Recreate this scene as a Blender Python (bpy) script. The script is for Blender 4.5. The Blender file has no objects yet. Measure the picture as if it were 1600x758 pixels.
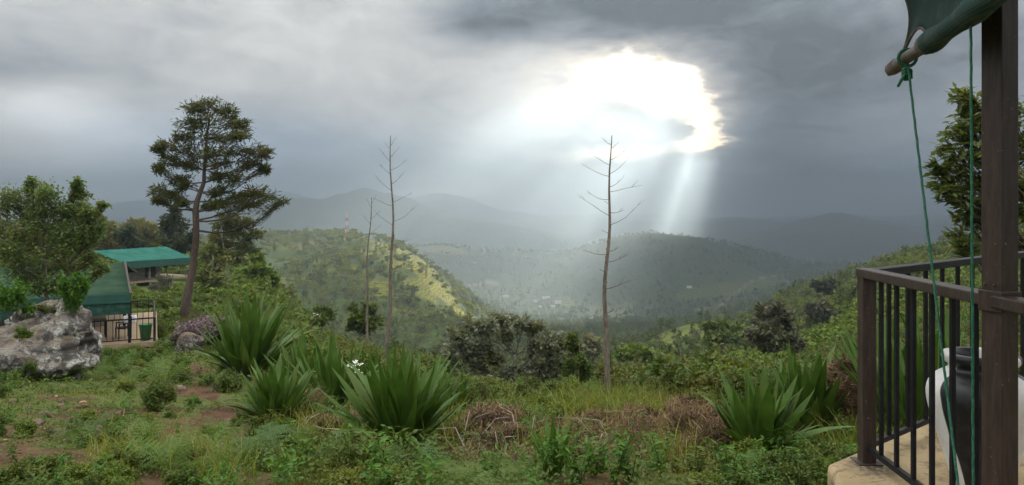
import bpy, bmesh, math, random
import numpy as np
from mathutils import Vector, Matrix, Euler

# ---------------------------------------------------------------- camera, light, exposure
SC = bpy.context.scene
COL = SC.collection
F = 1142.0            # focal length in photo pixels (1600 px wide, 70 degrees)
HOR = 320.0           # photo row of the horizon
EYE = 1.45            # eye height above the veranda floor (z = 0)
cam_d = bpy.data.cameras.new('camera'); cam = bpy.data.objects.new('camera', cam_d); COL.objects.link(cam)
cam.location = (0, 0, EYE); cam.rotation_euler = (math.radians(90), 0, 0)
cam_d.sensor_width = 36; cam_d.lens = 36 * F / 1600; cam_d.shift_y = -(379 - HOR) / 1600
cam_d.clip_start = 0.05; cam_d.clip_end = 60000
SC.camera = cam
SUN = Vector(((1175 - 800) / F, 1.0, (HOR + 40) / F)).normalized()
SUN_EL = math.asin(SUN.z); SUN_AZ = math.atan2(SUN.x, SUN.y)
world = bpy.data.worlds.new('World'); SC.world = world; world.use_nodes = True
wn = world.node_tree; bg = wn.nodes['Background']; bg.inputs[1].default_value = 0.05
st = wn.nodes.new('ShaderNodeTexSky'); st.sky_type = 'NISHITA'; st.sun_disc = False
st.sun_elevation = SUN_EL; st.sun_rotation = SUN_AZ
wn.links.new(st.outputs[0], bg.inputs[0])
sl = bpy.data.lights.new('sun', 'SUN'); sl.energy = 5.0; sl.angle = math.radians(0.5); sl.color = (1, .93, .8)
so = bpy.data.objects.new('sun', sl); COL.objects.link(so)
so.rotation_euler = (-SUN).to_track_quat('-Z', 'Y').to_euler()
so.location = (0, 0, 30)
SC.view_settings.view_transform = 'Standard'; SC.view_settings.look = 'None'
SC.view_settings.exposure = 0.85; SC.view_settings.gamma = 1.0; SC.view_settings.use_curve_mapping = False
cy = SC.cycles
cy.max_bounces = 5; cy.diffuse_bounces = 2; cy.glossy_bounces = 2; cy.transmission_bounces = 3
cy.transparent_max_bounces = 8; cy.volume_bounces = 0; cy.use_denoising = True
cy.sample_clamp_indirect = 4.0; cy.caustics_reflective = False; cy.caustics_refractive = False

RNG = np.random.default_rng(11)
R = random.Random(5)
TAU = 2 * math.pi

def P(px, py, Y):
    return Vector(((px - 800) / F * Y, Y, EYE + (HOR - py) / F * Y))

# ---------------------------------------------------------------- tagging
def tag(o, label=None, cat=None, group=None, kind=None):
    if label: o['label'] = label
    if cat: o['category'] = cat
    if group: o['group'] = group
    if kind: o['kind'] = kind
    return o
def empty(name, loc=(0, 0, 0), rz=0.0):
    o = bpy.data.objects.new(name, None); COL.objects.link(o)
    o.location = loc; o.rotation_euler = (0, 0, rz); o.empty_display_size = .2
    return o
def link(name, me, parent=None, loc=None):
    o = bpy.data.objects.new(name, me); COL.objects.link(o)
    if parent is not None: o.parent = parent
    if loc is not None: o.location = loc
    return o
def copy_tree(o, parent=None):
    c = o.copy(); COL.objects.link(c); c.parent = parent
    for ch in list(o.children): copy_tree(ch, c)
    return c

# ---------------------------------------------------------------- mesh helpers
def mesh_np(name, V, Fc, mats, smooth=False, mi=None):
    V = np.asarray(V, np.float32); Fc = np.asarray(Fc, np.int32); k = Fc.shape[1]
    me = bpy.data.meshes.new(name)
    me.vertices.add(len(V)); me.vertices.foreach_set('co', V.ravel())
    me.loops.add(Fc.size); me.loops.foreach_set('vertex_index', Fc.ravel())
    me.polygons.add(len(Fc)); me.polygons.foreach_set('loop_start', np.arange(0, Fc.size, k, dtype=np.int32))
    for m in (mats if isinstance(mats, (list, tuple)) else [mats]): me.materials.append(m)
    if mi is not None: me.polygons.foreach_set('material_index', np.asarray(mi, np.int32))
    me.polygons.foreach_set('use_smooth', np.full(len(Fc), smooth))
    me.update(calc_edges=True); me.validate()
    return me

class MB:
    def __init__(s): s.v = []; s.f = []
    def add(s, v, f):
        n = len(s.v); s.v += [tuple(p) for p in v]; s.f += [tuple(i + n for i in q) for q in f]
    def box(s, c, size, M=None):
        hx, hy, hz = [a / 2 for a in size]
        v = [Vector((x * hx, y * hy, z * hz)) for z in (-1, 1) for y in (-1, 1) for x in (-1, 1)]
        if M is not None: v = [M @ p for p in v]
        v = [p + Vector(c) for p in v]
        s.add(v, [(0, 2, 3, 1), (4, 5, 7, 6), (0, 1, 5, 4), (2, 6, 7, 3), (0, 4, 6, 2), (1, 3, 7, 5)])
    def bar(s, a, b, w, h=None, up=Vector((0, 0, 1))):
        a = Vector(a); b = Vector(b); d = b - a; L = d.length; d.normalize()
        h = h or w
        x = d.cross(up)
        if x.length < 1e-4: x = Vector((1, 0, 0))
        x.normalize(); z = x.cross(d)
        M = Matrix((x, d, z)).transposed()
        s.box((a + b) / 2, (w, L, h), M)
    def tube(s, pts, rad, n=6, cap=True):
        pts = [Vector(p) for p in pts]; rings = []
        if not hasattr(rad, '__len__'): rad = [rad] * len(pts)
        x = None
        for i, p in enumerate(pts):
            d = (pts[min(i + 1, len(pts) - 1)] - pts[max(i - 1, 0)])
            if d.length < 1e-9: d = Vector((0, 0, 1))
            d.normalize()
            if x is None: x = d.orthogonal().normalized()
            else:
                x = x - d * x.dot(d)
                x = x.normalized() if x.length > 1e-6 else d.orthogonal().normalized()
            y = d.cross(x)
            rings.append([p + (x * math.cos(TAU * k / n) + y * math.sin(TAU * k / n)) * rad[i] for k in range(n)])
        v = [q for r in rings for q in r]; f = []
        for i in range(len(pts) - 1):
            for k in range(n):
                a = i * n + k; b = i * n + (k + 1) % n
                f.append((a, b, b + n, a + n))
        if cap:
            f.append(tuple(range(n))[::-1]); f.append(tuple((len(pts) - 1) * n + k for k in range(n)))
        s.add(v, f)
    def lathe(s, prof, n=32, c=(0, 0, 0)):
        c = Vector(c); v = []; f = []
        for r, z in prof:
            for k in range(n): v.append(c + Vector((r * math.cos(TAU * k / n), r * math.sin(TAU * k / n), z)))
        for i in range(len(prof) - 1):
            for k in range(n):
                a = i * n + k; b = i * n + (k + 1) % n
                f.append((a, b, b + n, a + n))
        s.add(v, f)
    def build(s, name, mat, parent=None, smooth=False, bevel=0, loc=None):
        me = bpy.data.meshes.new(name); me.from_pydata(s.v, [], s.f); me.materials.append(mat)
        if smooth: me.polygons.foreach_set('use_smooth', np.full(len(me.polygons), True))
        me.update()
        o = link(name, me, parent, loc)
        if bevel:
            b = o.modifiers.new('bevel', 'BEVEL'); b.width = bevel; b.segments = 2; b.limit_method = 'ANGLE'
        return o

# ---------------------------------------------------------------- numpy noise
_T = np.random.default_rng(3).random((256, 256))
def vnoise(x, y):
    xi = np.floor(x).astype(int); yi = np.floor(y).astype(int); fx = x - xi; fy = y - yi
    fx = fx * fx * (3 - 2 * fx); fy = fy * fy * (3 - 2 * fy)
    g = lambda a, b: _T[a & 255, b & 255]
    return (g(xi, yi) * (1 - fx) + g(xi + 1, yi) * fx) * (1 - fy) + (g(xi, yi + 1) * (1 - fx) + g(xi + 1, yi + 1) * fx) * fy
def fbm(x, y, o=4):
    s = 0; a = .5; t = 0
    for i in range(o):
        s = s + a * (vnoise(x * 2 ** i + 17.3 * i, y * 2 ** i + 5.1 * i) - .5) * 2; t += a; a *= .5
    return s / t

# ---------------------------------------------------------------- material helpers
class NT:
    def __init__(s, name):
        s.m = bpy.data.materials.new(name); s.m.use_nodes = True; s.t = s.m.node_tree
        s.t.nodes.clear(); s.out = s.n('ShaderNodeOutputMaterial')
    def n(s, typ, **kw):
        x = s.t.nodes.new(typ)
        for k, v in kw.items(): setattr(x, k, v)
        return x
    def L(s, a, b): s.t.links.new(a, b)
    def put(s, inp, v):
        if isinstance(v, bpy.types.NodeSocket): s.L(v, inp)
        else:
            if hasattr(v, '__len__') and len(v) == 3 and inp.type == 'RGBA': v = (*v, 1)
            inp.default_value = v
    def math(s, op, a, b=0.0, c=None, clamp=False):
        x = s.n('ShaderNodeMath', operation=op); x.use_clamp = clamp
        s.put(x.inputs[0], a); s.put(x.inputs[1], b)
        if c is not None: s.put(x.inputs[2], c)
        return x.outputs[0]
    def mix(s, f, a, b, mode='MIX'):
        x = s.n('ShaderNodeMix', data_type='RGBA', blend_type=mode); x.clamp_factor = True
        s.put(x.inputs[0], f); s.put(x.inputs[6], a); s.put(x.inputs[7], b)
        return x.outputs[2]
    def noise(s, vec, scale, detail=4, rough=.55, dist=0, col=False):
        x = s.n('ShaderNodeTexNoise'); x.inputs['Scale'].default_value = scale
        x.inputs['Detail'].default_value = detail; x.inputs['Roughness'].default_value = rough
        x.inputs['Distortion'].default_value = dist
        if vec is not None: s.L(vec, x.inputs['Vector'])
        return x.outputs[1 if col else 0]
    def ss(s, v, a, b):
        x = s.n('ShaderNodeMapRange', interpolation_type='SMOOTHSTEP')
        s.put(x.inputs[0], v); x.inputs[1].default_value = a; x.inputs[2].default_value = b
        return x.outputs[0]
    def coord(s, which='Object'): return s.n('ShaderNodeTexCoord').outputs[which]
    def scaled(s, vec, sc):
        x = s.n('ShaderNodeMapping'); s.L(vec, x.inputs[0]); x.inputs['Scale'].default_value = sc
        return x.outputs[0]
    def bump(s, h, strength, dist):
        x = s.n('ShaderNodeBump'); x.inputs['Strength'].default_value = strength; x.inputs['Distance'].default_value = dist
        s.L(h, x.inputs['Height']); return x.outputs[0]
    def pbr(s, col, rough=.8, normal=None, metal=0.0, spec=.3, trans=0.0, tcol=None):
        b = s.n('ShaderNodeBsdfPrincipled'); s.put(b.inputs['Base Color'], col); s.put(b.inputs['Roughness'], rough)
        b.inputs['Metallic'].default_value = metal; b.inputs['Specular IOR Level'].default_value = spec
        if normal is not None: s.L(normal, b.inputs['Normal'])
        o = b.outputs[0]
        if trans:
            t = s.n('ShaderNodeBsdfTranslucent'); s.put(t.inputs[0], tcol if tcol is not None else col)
            mx = s.n('ShaderNodeMixShader'); mx.inputs[0].default_value = trans
            s.L(o, mx.inputs[1]); s.L(t.outputs[0], mx.inputs[2]); o = mx.outputs[0]
        s.L(o, s.out.inputs[0]); return s.m
def leaf_mat(name, c1, c2, c3=None, rough=.55, trans=.35, nscale=.6, spec=.3):
    s = NT(name); g = s.n('ShaderNodeNewGeometry')
    c = s.mix(g.outputs['Random Per Island'], c1, c2)
    if c3 is not None:
        nz = s.noise(g.outputs['Position'], nscale, 2)
        c = s.mix(s.ss(nz, .45, .68), c, c3)
    t = s.mix(.5, c, s.mix(1.0, c, (1.25, 1.15, .55), 'MULTIPLY'))
    return s.pbr(c, rough, spec=spec, trans=trans, tcol=t)
def plain(name, c1, c2=None, scale=8, rough=.6, spec=.3, metal=0, bump=0, bdist=.01, stretch=(1, 1, 1), lo=.35, hi=.65):
    s = NT(name); v = s.scaled(s.coord(), stretch); nz = s.noise(v, scale, 5, .6)
    c = s.mix(s.ss(nz, lo, hi), c1, c2 if c2 is not None else c1)
    return s.pbr(c, rough, s.bump(nz, bump, bdist) if bump else None, metal, spec)

# ---------------------------------------------------------------- sky: one cloud deck with a torn hole, bent down at its far rim
def azel(px, py):
    x = (px - 800) / F; z = (HOR - py) / F
    return math.degrees(math.atan2(x, 1)), math.degrees(math.atan2(z, math.hypot(1, x)))
def build_sky():
    s = NT('cloud_sky'); g = s.n('ShaderNodeNewGeometry')
    sub = s.n('ShaderNodeVectorMath', operation='SUBTRACT'); s.L(g.outputs['Position'], sub.inputs[0]); sub.inputs[1].default_value = (0, 0, EYE)
    nrm = s.n('ShaderNodeVectorMath', operation='NORMALIZE'); s.L(sub.outputs[0], nrm.inputs[0])
    sp = s.n('ShaderNodeSeparateXYZ'); s.L(nrm.outputs[0], sp.inputs[0]); dx, dy, dz = sp.outputs
    deg = 180 / math.pi
    az0 = s.math('MULTIPLY', s.math('ARCTAN2', dx, dy), deg)
    el0 = s.math('MULTIPLY', s.math('ARCSINE', dz), deg)
    den = s.math('ADD', s.math('ABSOLUTE', dz), .26)
    cb = s.n('ShaderNodeCombineXYZ'); s.L(s.math('DIVIDE', dx, den), cb.inputs[0]); s.L(s.math('DIVIDE', dy, den), cb.inputs[1])
    q = cb.outputs[0]
    wn1 = s.noise(q, 1.1, 5, .6, 0, True); ws = s.n('ShaderNodeSeparateColor'); s.L(wn1, ws.inputs[0])
    az = s.math('ADD', az0, s.math('MULTIPLY', s.math('SUBTRACT', ws.outputs[0], .5), 9.0))
    el = s.math('ADD', el0, s.math('MULTIPLY', s.math('SUBTRACT', ws.outputs[1], .5), 5.0))
    wn2 = s.noise(q, 7.0, 6, .65, 0, True); ws2 = s.n('ShaderNodeSeparateColor'); s.L(wn2, ws2.inputs[0])
    azf = s.math('ADD', az0, s.math('MULTIPLY', s.math('SUBTRACT', ws2.outputs[0], .5), 4.2))
    elf = s.math('ADD', el0, s.math('MULTIPLY', s.math('SUBTRACT', ws2.outputs[1], .5), 2.8))
    def blob(px, py, sx, sy, A=az, E=el):
        a, e = azel(px, py); k = deg / F
        u = s.math('DIVIDE', s.math('SUBTRACT', A, a), sx * k); v = s.math('DIVIDE', s.math('SUBTRACT', E, e), sy * k)
        r2 = s.math('ADD', s.math('MULTIPLY', u, u), s.math('MULTIPLY', v, v))
        return s.math('EXPONENT', s.math('MULTIPLY', r2, -1.0))
    # base brightness: steep rise to the unseen zenith, added to light the foreground
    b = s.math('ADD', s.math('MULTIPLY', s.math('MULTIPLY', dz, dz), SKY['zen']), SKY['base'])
    mult = 1.0
    for (px, py, sx, sy, amp) in SKY['blobs']:
        t = s.math('MULTIPLY', blob(px, py, sx, sy), amp)
        mult = s.math('ADD', t, mult)
    nz = s.noise(s.scaled(q, (1.0, .8, 1)), 1.5, 8, .6, .6); nf = s.noise(q, 6.0, 8, .66, .8)
    mult = s.math('ADD', mult, s.math('MULTIPLY', s.math('SUBTRACT', nz, .5), SKY['n1']))
    mult = s.math('ADD', mult, s.math('MULTIPLY', s.math('SUBTRACT', nf, .5), SKY['n2']))
    mult = s.math('MAXIMUM', mult, .16)
    lum = s.math('MULTIPLY', b, mult)
    # the hole
    h = 0.0
    for (px, py, sx, sy, amp) in SKY['hole']:
        h = s.math('ADD', s.math('MULTIPLY', blob(px, py, sx, sy, azf, elf), amp), h)
    hole = s.ss(h, .40, .84)
    thin = s.ss(h, .04, .62)
    cool = s.mix(s.ss(lum, .10, .40), (.86, .94, 1.06), (1.0, .99, .965))
    blue = s.math('ADD', blob(430, 230, 240, 55), blob(1300, 280, 300, 80), clamp=True)
    cool = s.mix(s.math('MULTIPLY', blue, .75), cool, (.66, .88, 1.18))
    warm = s.mix(thin, cool, (1.0, .985, .95))
    lum2 = s.math('ADD', lum, s.math('ADD', s.math('MULTIPLY', thin, SKY['thin']), s.math('MULTIPLY', hole, SKY['holeL'])))
    stk = s.noise(q, 9.0, 4, .6); leak = s.math('ADD', blob(930, 110, 85, 34, azf, elf), s.math('ADD', blob(870, 140, 75, 34, azf, elf), s.math('MULTIPLY', blob(1000, 110, 80, 40, azf, elf), .4)))
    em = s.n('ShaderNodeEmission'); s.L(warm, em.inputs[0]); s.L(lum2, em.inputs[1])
    tr = s.n('ShaderNodeBsdfTransparent'); mx = s.n('ShaderNodeMixShader')
    s.L(s.math('ADD', s.math('MULTIPLY', s.math('MULTIPLY', hole, s.ss(stk, .30, .44)), .95), s.math('ADD', s.math('MULTIPLY', thin, .05), s.math('MULTIPLY', s.math('MULTIPLY', leak, s.ss(stk, .38, .54)), .32)), clamp=True), mx.inputs[0])
    s.L(em.outputs[0], mx.inputs[1]); s.L(tr.outputs[0], mx.inputs[2]); s.L(mx.outputs[0], s.out.inputs[0])
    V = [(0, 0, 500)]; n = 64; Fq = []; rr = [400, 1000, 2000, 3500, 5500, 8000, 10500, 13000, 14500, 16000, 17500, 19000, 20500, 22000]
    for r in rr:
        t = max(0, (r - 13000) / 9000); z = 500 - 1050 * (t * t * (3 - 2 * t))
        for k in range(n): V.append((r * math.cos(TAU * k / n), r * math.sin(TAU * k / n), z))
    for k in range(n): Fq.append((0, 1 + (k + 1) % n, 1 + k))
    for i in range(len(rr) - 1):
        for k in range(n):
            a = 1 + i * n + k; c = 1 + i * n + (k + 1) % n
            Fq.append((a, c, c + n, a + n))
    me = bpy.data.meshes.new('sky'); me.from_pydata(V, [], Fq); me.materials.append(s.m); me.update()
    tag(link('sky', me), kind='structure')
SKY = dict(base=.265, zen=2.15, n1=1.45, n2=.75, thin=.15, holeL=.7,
    blobs=[(745, 40, 110, 60, -.55), (990, 0, 220, 60, -.95), (1270, 90, 180, 110, -.68), (1200, 215, 90, 70, -.50), (1470, 60, 190, 90, -.45), (1400, 200, 200, 60, -.15), (1500, 200, 150, 60, .10), (720, 262, 140, 28, -.38),
           (80, 168, 120, 48, 1.2), (190, 240, 200, 40, .75), (40, 105, 150, 32, -.5), (320, 250, 130, 30, -.12), (230, 300, 240, 15, .8), (1480, 300, 120, 12, .3),
           (560, 130, 250, 90, .22), (300, 40, 300, 60, -.05), (820, 170, 120, 70, .55), (720, 305, 130, 10, .9), (1010, 160, 140, 70, .4), (880, 130, 110, 60, .35),
           (1330, 270, 230, 40, -.22), (1420, 255, 90, 20, .25), (1380, 322, 200, 18, -.1), (430, 240, 180, 50, -.12)],
    hole=[(1040, 150, 82, 50, 1.0), (955, 114, 88, 30, .74), (1102, 212, 40, 30, .75), (985, 236, 75, 18, .62), (890, 244, 60, 16, .40), (915, 190, 90, 24, -2.0), (1000, 196, 40, 10, -.5), (1060, 200, 26, 9, -.5), (1010, 215, 30, 8, -.3)])
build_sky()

# ---------------------------------------------------------------- terrain: height profile lines (depth, photo row at photo columns)
LINES = [
 (1.5, [(0, 1950), (800, 1950), (1600, 1950)]),
 (4.0, [(-600, 880), (0, 880), (400, 890), (800, 915), (1600, 960)]),
 (6.0, [(-600, 750), (0, 750), (400, 752), (800, 775), (1200, 790), (1600, 800)]),
 (9.0, [(-600, 660), (0, 660), (200, 672), (400, 690), (600, 700), (800, 692), (1000, 695), (1200, 706), (1600, 690)]),
 (14., [(-600, 590), (0, 598), (200, 606), (300, 600), (400, 606), (600, 635), (800, 645), (1000, 650), (1300, 650), (1600, 630)]),
 (20., [(-600, 560), (0, 575), (200, 576), (300, 562), (400, 570), (600, 612), (800, 652), (1000, 655), (1200, 645), (1600, 600)]),
 (31., [(-600, 530), (0, 545), (200, 550), (260, 545), (320, 530), (400, 540), (500, 570), (600, 615), (800, 690), (1000, 690), (1200, 640), (1400, 590), (1600, 560)]),
 (50., [(-600, 470), (0, 490), (200, 500), (300, 502), (400, 512), (500, 560), (600, 605), (800, 685), (1000, 680), (1200, 612), (1400, 545), (1600, 500)]),
 (100, [(-600, 410), (0, 430), (200, 442), (300, 447), (400, 462), (500, 550), (600, 600), (800, 640), (1000, 620), (1200, 572), (1400, 492), (1600, 440)]),
 (220, [(-600, 360), (0, 392), (200, 398), (300, 405), (400, 452), (500, 565), (700, 595), (900, 592), (1000, 580), (1100, 575), (1200, 545), (1300, 485), (1400, 435), (1600, 385)]),
 (350, [(-600, 350), (0, 376), (200, 380), (300, 395), (400, 500), (500, 565), (700, 585), (900, 575), (985, 548), (1040, 518), (1090, 506), (1135, 514), (1180, 512), (1240, 470), (1290, 455), (1341, 435), (1450, 402), (1600, 370)]),
 (500, [(-600, 360), (0, 390), (300, 410), (400, 500), (500, 532), (600, 545), (700, 552), (850, 548), (1000, 545), (1090, 543), (1180, 518), (1240, 495), (1341, 465), (1450, 425), (1600, 400)]),
 (900, [(-600, 370), (0, 385), (200, 382), (300, 380), (410, 373), (480, 370), (560, 372), (600, 378), (640, 392), (680, 424), (720, 459), (760, 494), (800, 513), (900, 518), (1000, 514), (1100, 507), (1200, 482), (1300, 452), (1341, 450), (1600, 400)]),
 (1450, [(-600, 390), (0, 395), (400, 402), (560, 412), (640, 420), (700, 440), (800, 472), (850, 480), (950, 482), (1000, 480), (1100, 470), (1200, 450), (1300, 432), (1600, 395)]),
 (2000, [(-600, 380), (0, 380), (400, 398), (500, 402), (600, 389), (640, 388), (682, 384), (724, 388), (800, 395), (850, 400), (900, 396), (930, 382), (975, 369), (1015, 363), (1050, 364), (1095, 371), (1131, 379), (1168, 388), (1206, 400), (1241, 413), (1281, 418), (1326, 412), (1360, 418), (1600, 400)]),
 (3200, [(-600, 370), (0, 372), (400, 380), (800, 398), (1000, 400), (1240, 415), (1400, 410), (1600, 395)]),
 (5000, [(-600, 335), (0, 345), (160, 342), (250, 345), (320, 338), (400, 318), (450, 313), (500, 312), (540, 305), (560, 299), (572, 296), (585, 299), (602, 306), (640, 312), (680, 330), (720, 338), (780, 345), (850, 355), (900, 365), (1000, 376), (1100, 381), (1150, 375), (1200, 362), (1250, 345), (1290, 333), (1312, 329), (1340, 336), (1400, 350), (1450, 365), (1510, 385), (1600, 395), (2200, 370)]),
 (6200, [(-600, 345), (0, 345), (1600, 352), (2200, 350)]),
 (8000, [(-600, 310), (0, 322), (160, 320), (300, 306), (440, 300), (500, 311), (640, 312), (670, 303), (700, 301), (740, 312), (780, 330), (900, 341), (1000, 345), (1150, 346), (1300, 348), (1400, 345), (1480, 344), (1510, 350), (1600, 345), (2200, 330)]),
 (9600, [(-600, 335), (2200, 335)]),
]
LY = np.log(np.array([l[0] for l in LINES]))
def pxy(x, y):
    az = np.degrees(np.arctan2(x, y)); r = np.hypot(x, y); a = np.abs(az); LIM = 42.0
    a2 = np.where(a < LIM, a, LIM * (180 - a) / (180 - LIM)) * np.sign(az)
    t = np.tan(np.radians(a2)); Y = r * np.cos(np.radians(np.minimum(a, LIM)))
    return 800 + F * t, Y
def ground(x, y, detail=True):
    x = np.asarray(x, float); y = np.asarray(y, float); shp = np.broadcast(x, y).shape
    x = np.broadcast_to(x, shp).ravel(); y = np.broadcast_to(y, shp).ravel()
    px, Y = pxy(x, y); Y = np.clip(Y, 1.6, 9590)
    Z = np.empty((len(LINES), len(px)))
    for i, (d, k) in enumerate(LINES):
        kx = np.array([a for a, b in k], float); ky = np.array([b for a, b in k], float)
        o = 0
        for w, s in ((.5, 0), (.25, -14), (.25, 14)): o = o + w * np.interp(px + s, kx, ky)
        Z[i] = (HOR - o) / F * d
    lt = np.log(Y); i = np.clip(np.searchsorted(LY, lt) - 1, 0, len(LY) - 2); c = np.arange(len(px))
    d = LY[1:] - LY[:-1]
    sl_ = (Z[1:] - Z[:-1]) / d[:, None]
    m = np.zeros_like(Z); m[0] = sl_[0]; m[-1] = sl_[-1]
    s0 = sl_[:-1]; s1 = sl_[1:]; prod = s0 * s1
    m[1:-1] = np.where(prod > 0, 2 * prod / np.where(np.abs(s0 + s1) < 1e-9, 1e-9, s0 + s1), 0)
    h = d[i]; t = (lt - LY[i]) / h; z0 = Z[i, c]; z1 = Z[i + 1, c]; m0 = m[i, c] * h; m1 = m[i + 1, c] * h
    z = (2 * t**3 - 3 * t**2 + 1) * z0 + (t**3 - 2 * t**2 + t) * m0 + (-2 * t**3 + 3 * t**2) * z1 + (t**3 - t**2) * m1
    if detail:
        sm = lambda a, b: np.clip((Y - a) / (b - a), 0, 1)
        z = z + .07 * fbm(x * .9, y * .9, 3) * (1 - sm(20, 60)) + .35 * fbm(x * .12 + 9, y * .12, 3) * sm(12, 40) * (1 - sm(200, 400))
        z = z + 4.0 * fbm(x / 55, y / 55, 4) * sm(120, 500) + 10 * fbm(x / 210 + 4, y / 210, 4) * sm(700, 1800)
        rd = 1 - np.abs(fbm(x / 700 + 3.3, y / 700 + 1.7, 5)) * 2
        z = z + 45 * (rd - .62) * sm(2600, 5000)
    return (z + EYE).reshape(shp)
_gy = np.exp(np.linspace(math.log(4.2), math.log(3000), 900))
def ground_at(px, py):
    """first ground point seen at a photo pixel"""
    z = ground((px - 800) / F * _gy, _gy); row = HOR - (z - EYE) / _gy * F
    k = np.argmax(row <= py) if (row <= py).any() else len(_gy) - 1
    return Vector(((px - 800) / F * _gy[k], _gy[k], float(z[k])))
def on_ground(x, y): return Vector((x, y, float(ground(x, y))))
def at(px, Y, dz=0.0):
    v = on_ground((px - 800) / F * Y, Y); v.z += dz; return v

# tea fields with painted hill sunlight, paths and bare soil: outlines in (photo column, depth)
FIELDS = [ # column, depth, half width, half log depth, yellow (field tint with sunlight painted in)
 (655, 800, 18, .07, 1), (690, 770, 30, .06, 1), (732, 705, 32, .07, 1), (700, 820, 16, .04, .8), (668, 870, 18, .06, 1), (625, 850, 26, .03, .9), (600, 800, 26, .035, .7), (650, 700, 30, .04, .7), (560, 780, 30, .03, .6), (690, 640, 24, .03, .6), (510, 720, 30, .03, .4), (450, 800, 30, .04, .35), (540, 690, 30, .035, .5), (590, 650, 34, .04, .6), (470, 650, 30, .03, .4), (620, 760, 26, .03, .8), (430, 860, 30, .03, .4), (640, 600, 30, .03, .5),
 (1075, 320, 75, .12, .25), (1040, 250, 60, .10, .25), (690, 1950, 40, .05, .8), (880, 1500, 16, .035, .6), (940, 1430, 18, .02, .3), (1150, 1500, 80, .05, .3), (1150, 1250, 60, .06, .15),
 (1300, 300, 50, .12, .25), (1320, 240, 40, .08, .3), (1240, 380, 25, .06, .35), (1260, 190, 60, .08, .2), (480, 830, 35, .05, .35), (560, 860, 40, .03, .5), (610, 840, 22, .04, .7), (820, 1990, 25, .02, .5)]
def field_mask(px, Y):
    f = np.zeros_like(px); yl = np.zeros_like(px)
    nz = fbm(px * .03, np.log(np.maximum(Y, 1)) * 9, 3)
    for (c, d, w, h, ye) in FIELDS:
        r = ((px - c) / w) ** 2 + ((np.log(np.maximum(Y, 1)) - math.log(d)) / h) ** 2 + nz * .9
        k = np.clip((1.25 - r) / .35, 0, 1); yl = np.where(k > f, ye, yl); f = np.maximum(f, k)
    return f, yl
def polyline_dist(px, ly, pts):
    d = np.full(px.shape, 1e9)
    for (a, b), (c, e) in zip(pts[:-1], pts[1:]):
        b = math.log(b) * 300; e = math.log(e) * 300; yy = ly * 300
        vx, vy = c - a, e - b; t = np.clip(((px - a) * vx + (yy - b) * vy) / (vx * vx + vy * vy), 0, 1)
        d = np.minimum(d, np.hypot(px - a - t * vx, yy - b - t * vy))
    return d
ROADS = [[(1125, 1350), (1150, 1480), (1175, 1560), (1230, 1650)], [(960, 1300), (1050, 1290), (1130, 1350)], [(1240, 200), (1300, 212), (1360, 240)], [(730, 1500), (760, 1600), (790, 1620)]]
TRAIL = [(230, 5.2), (300, 8.0), (345, 11.5), (305, 15.5), (290, 19)]
def soil_mask(px, Y, x, y):
    ly = np.log(np.maximum(Y, 1)); d = polyline_dist(px, ly, TRAIL)
    near = np.clip((26 - Y) / 8, 0, 1)
    s = np.clip((46 + 60 * fbm(x * .8, y * .8, 3) - d) / 22, 0, 1) * near
    left = np.clip((470 - px) / 120, 0, 1)
    s = np.maximum(s, np.clip((fbm(x * .7 + 40, y * .7, 4) - .12) * 6, 0, 1) * near * left)
    s = np.maximum(s, np.clip((fbm(x * 1.1 + 10, y * 1.1 + 4, 3) - .16) * 5, 0, 1) * near * .8)
    return s
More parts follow.
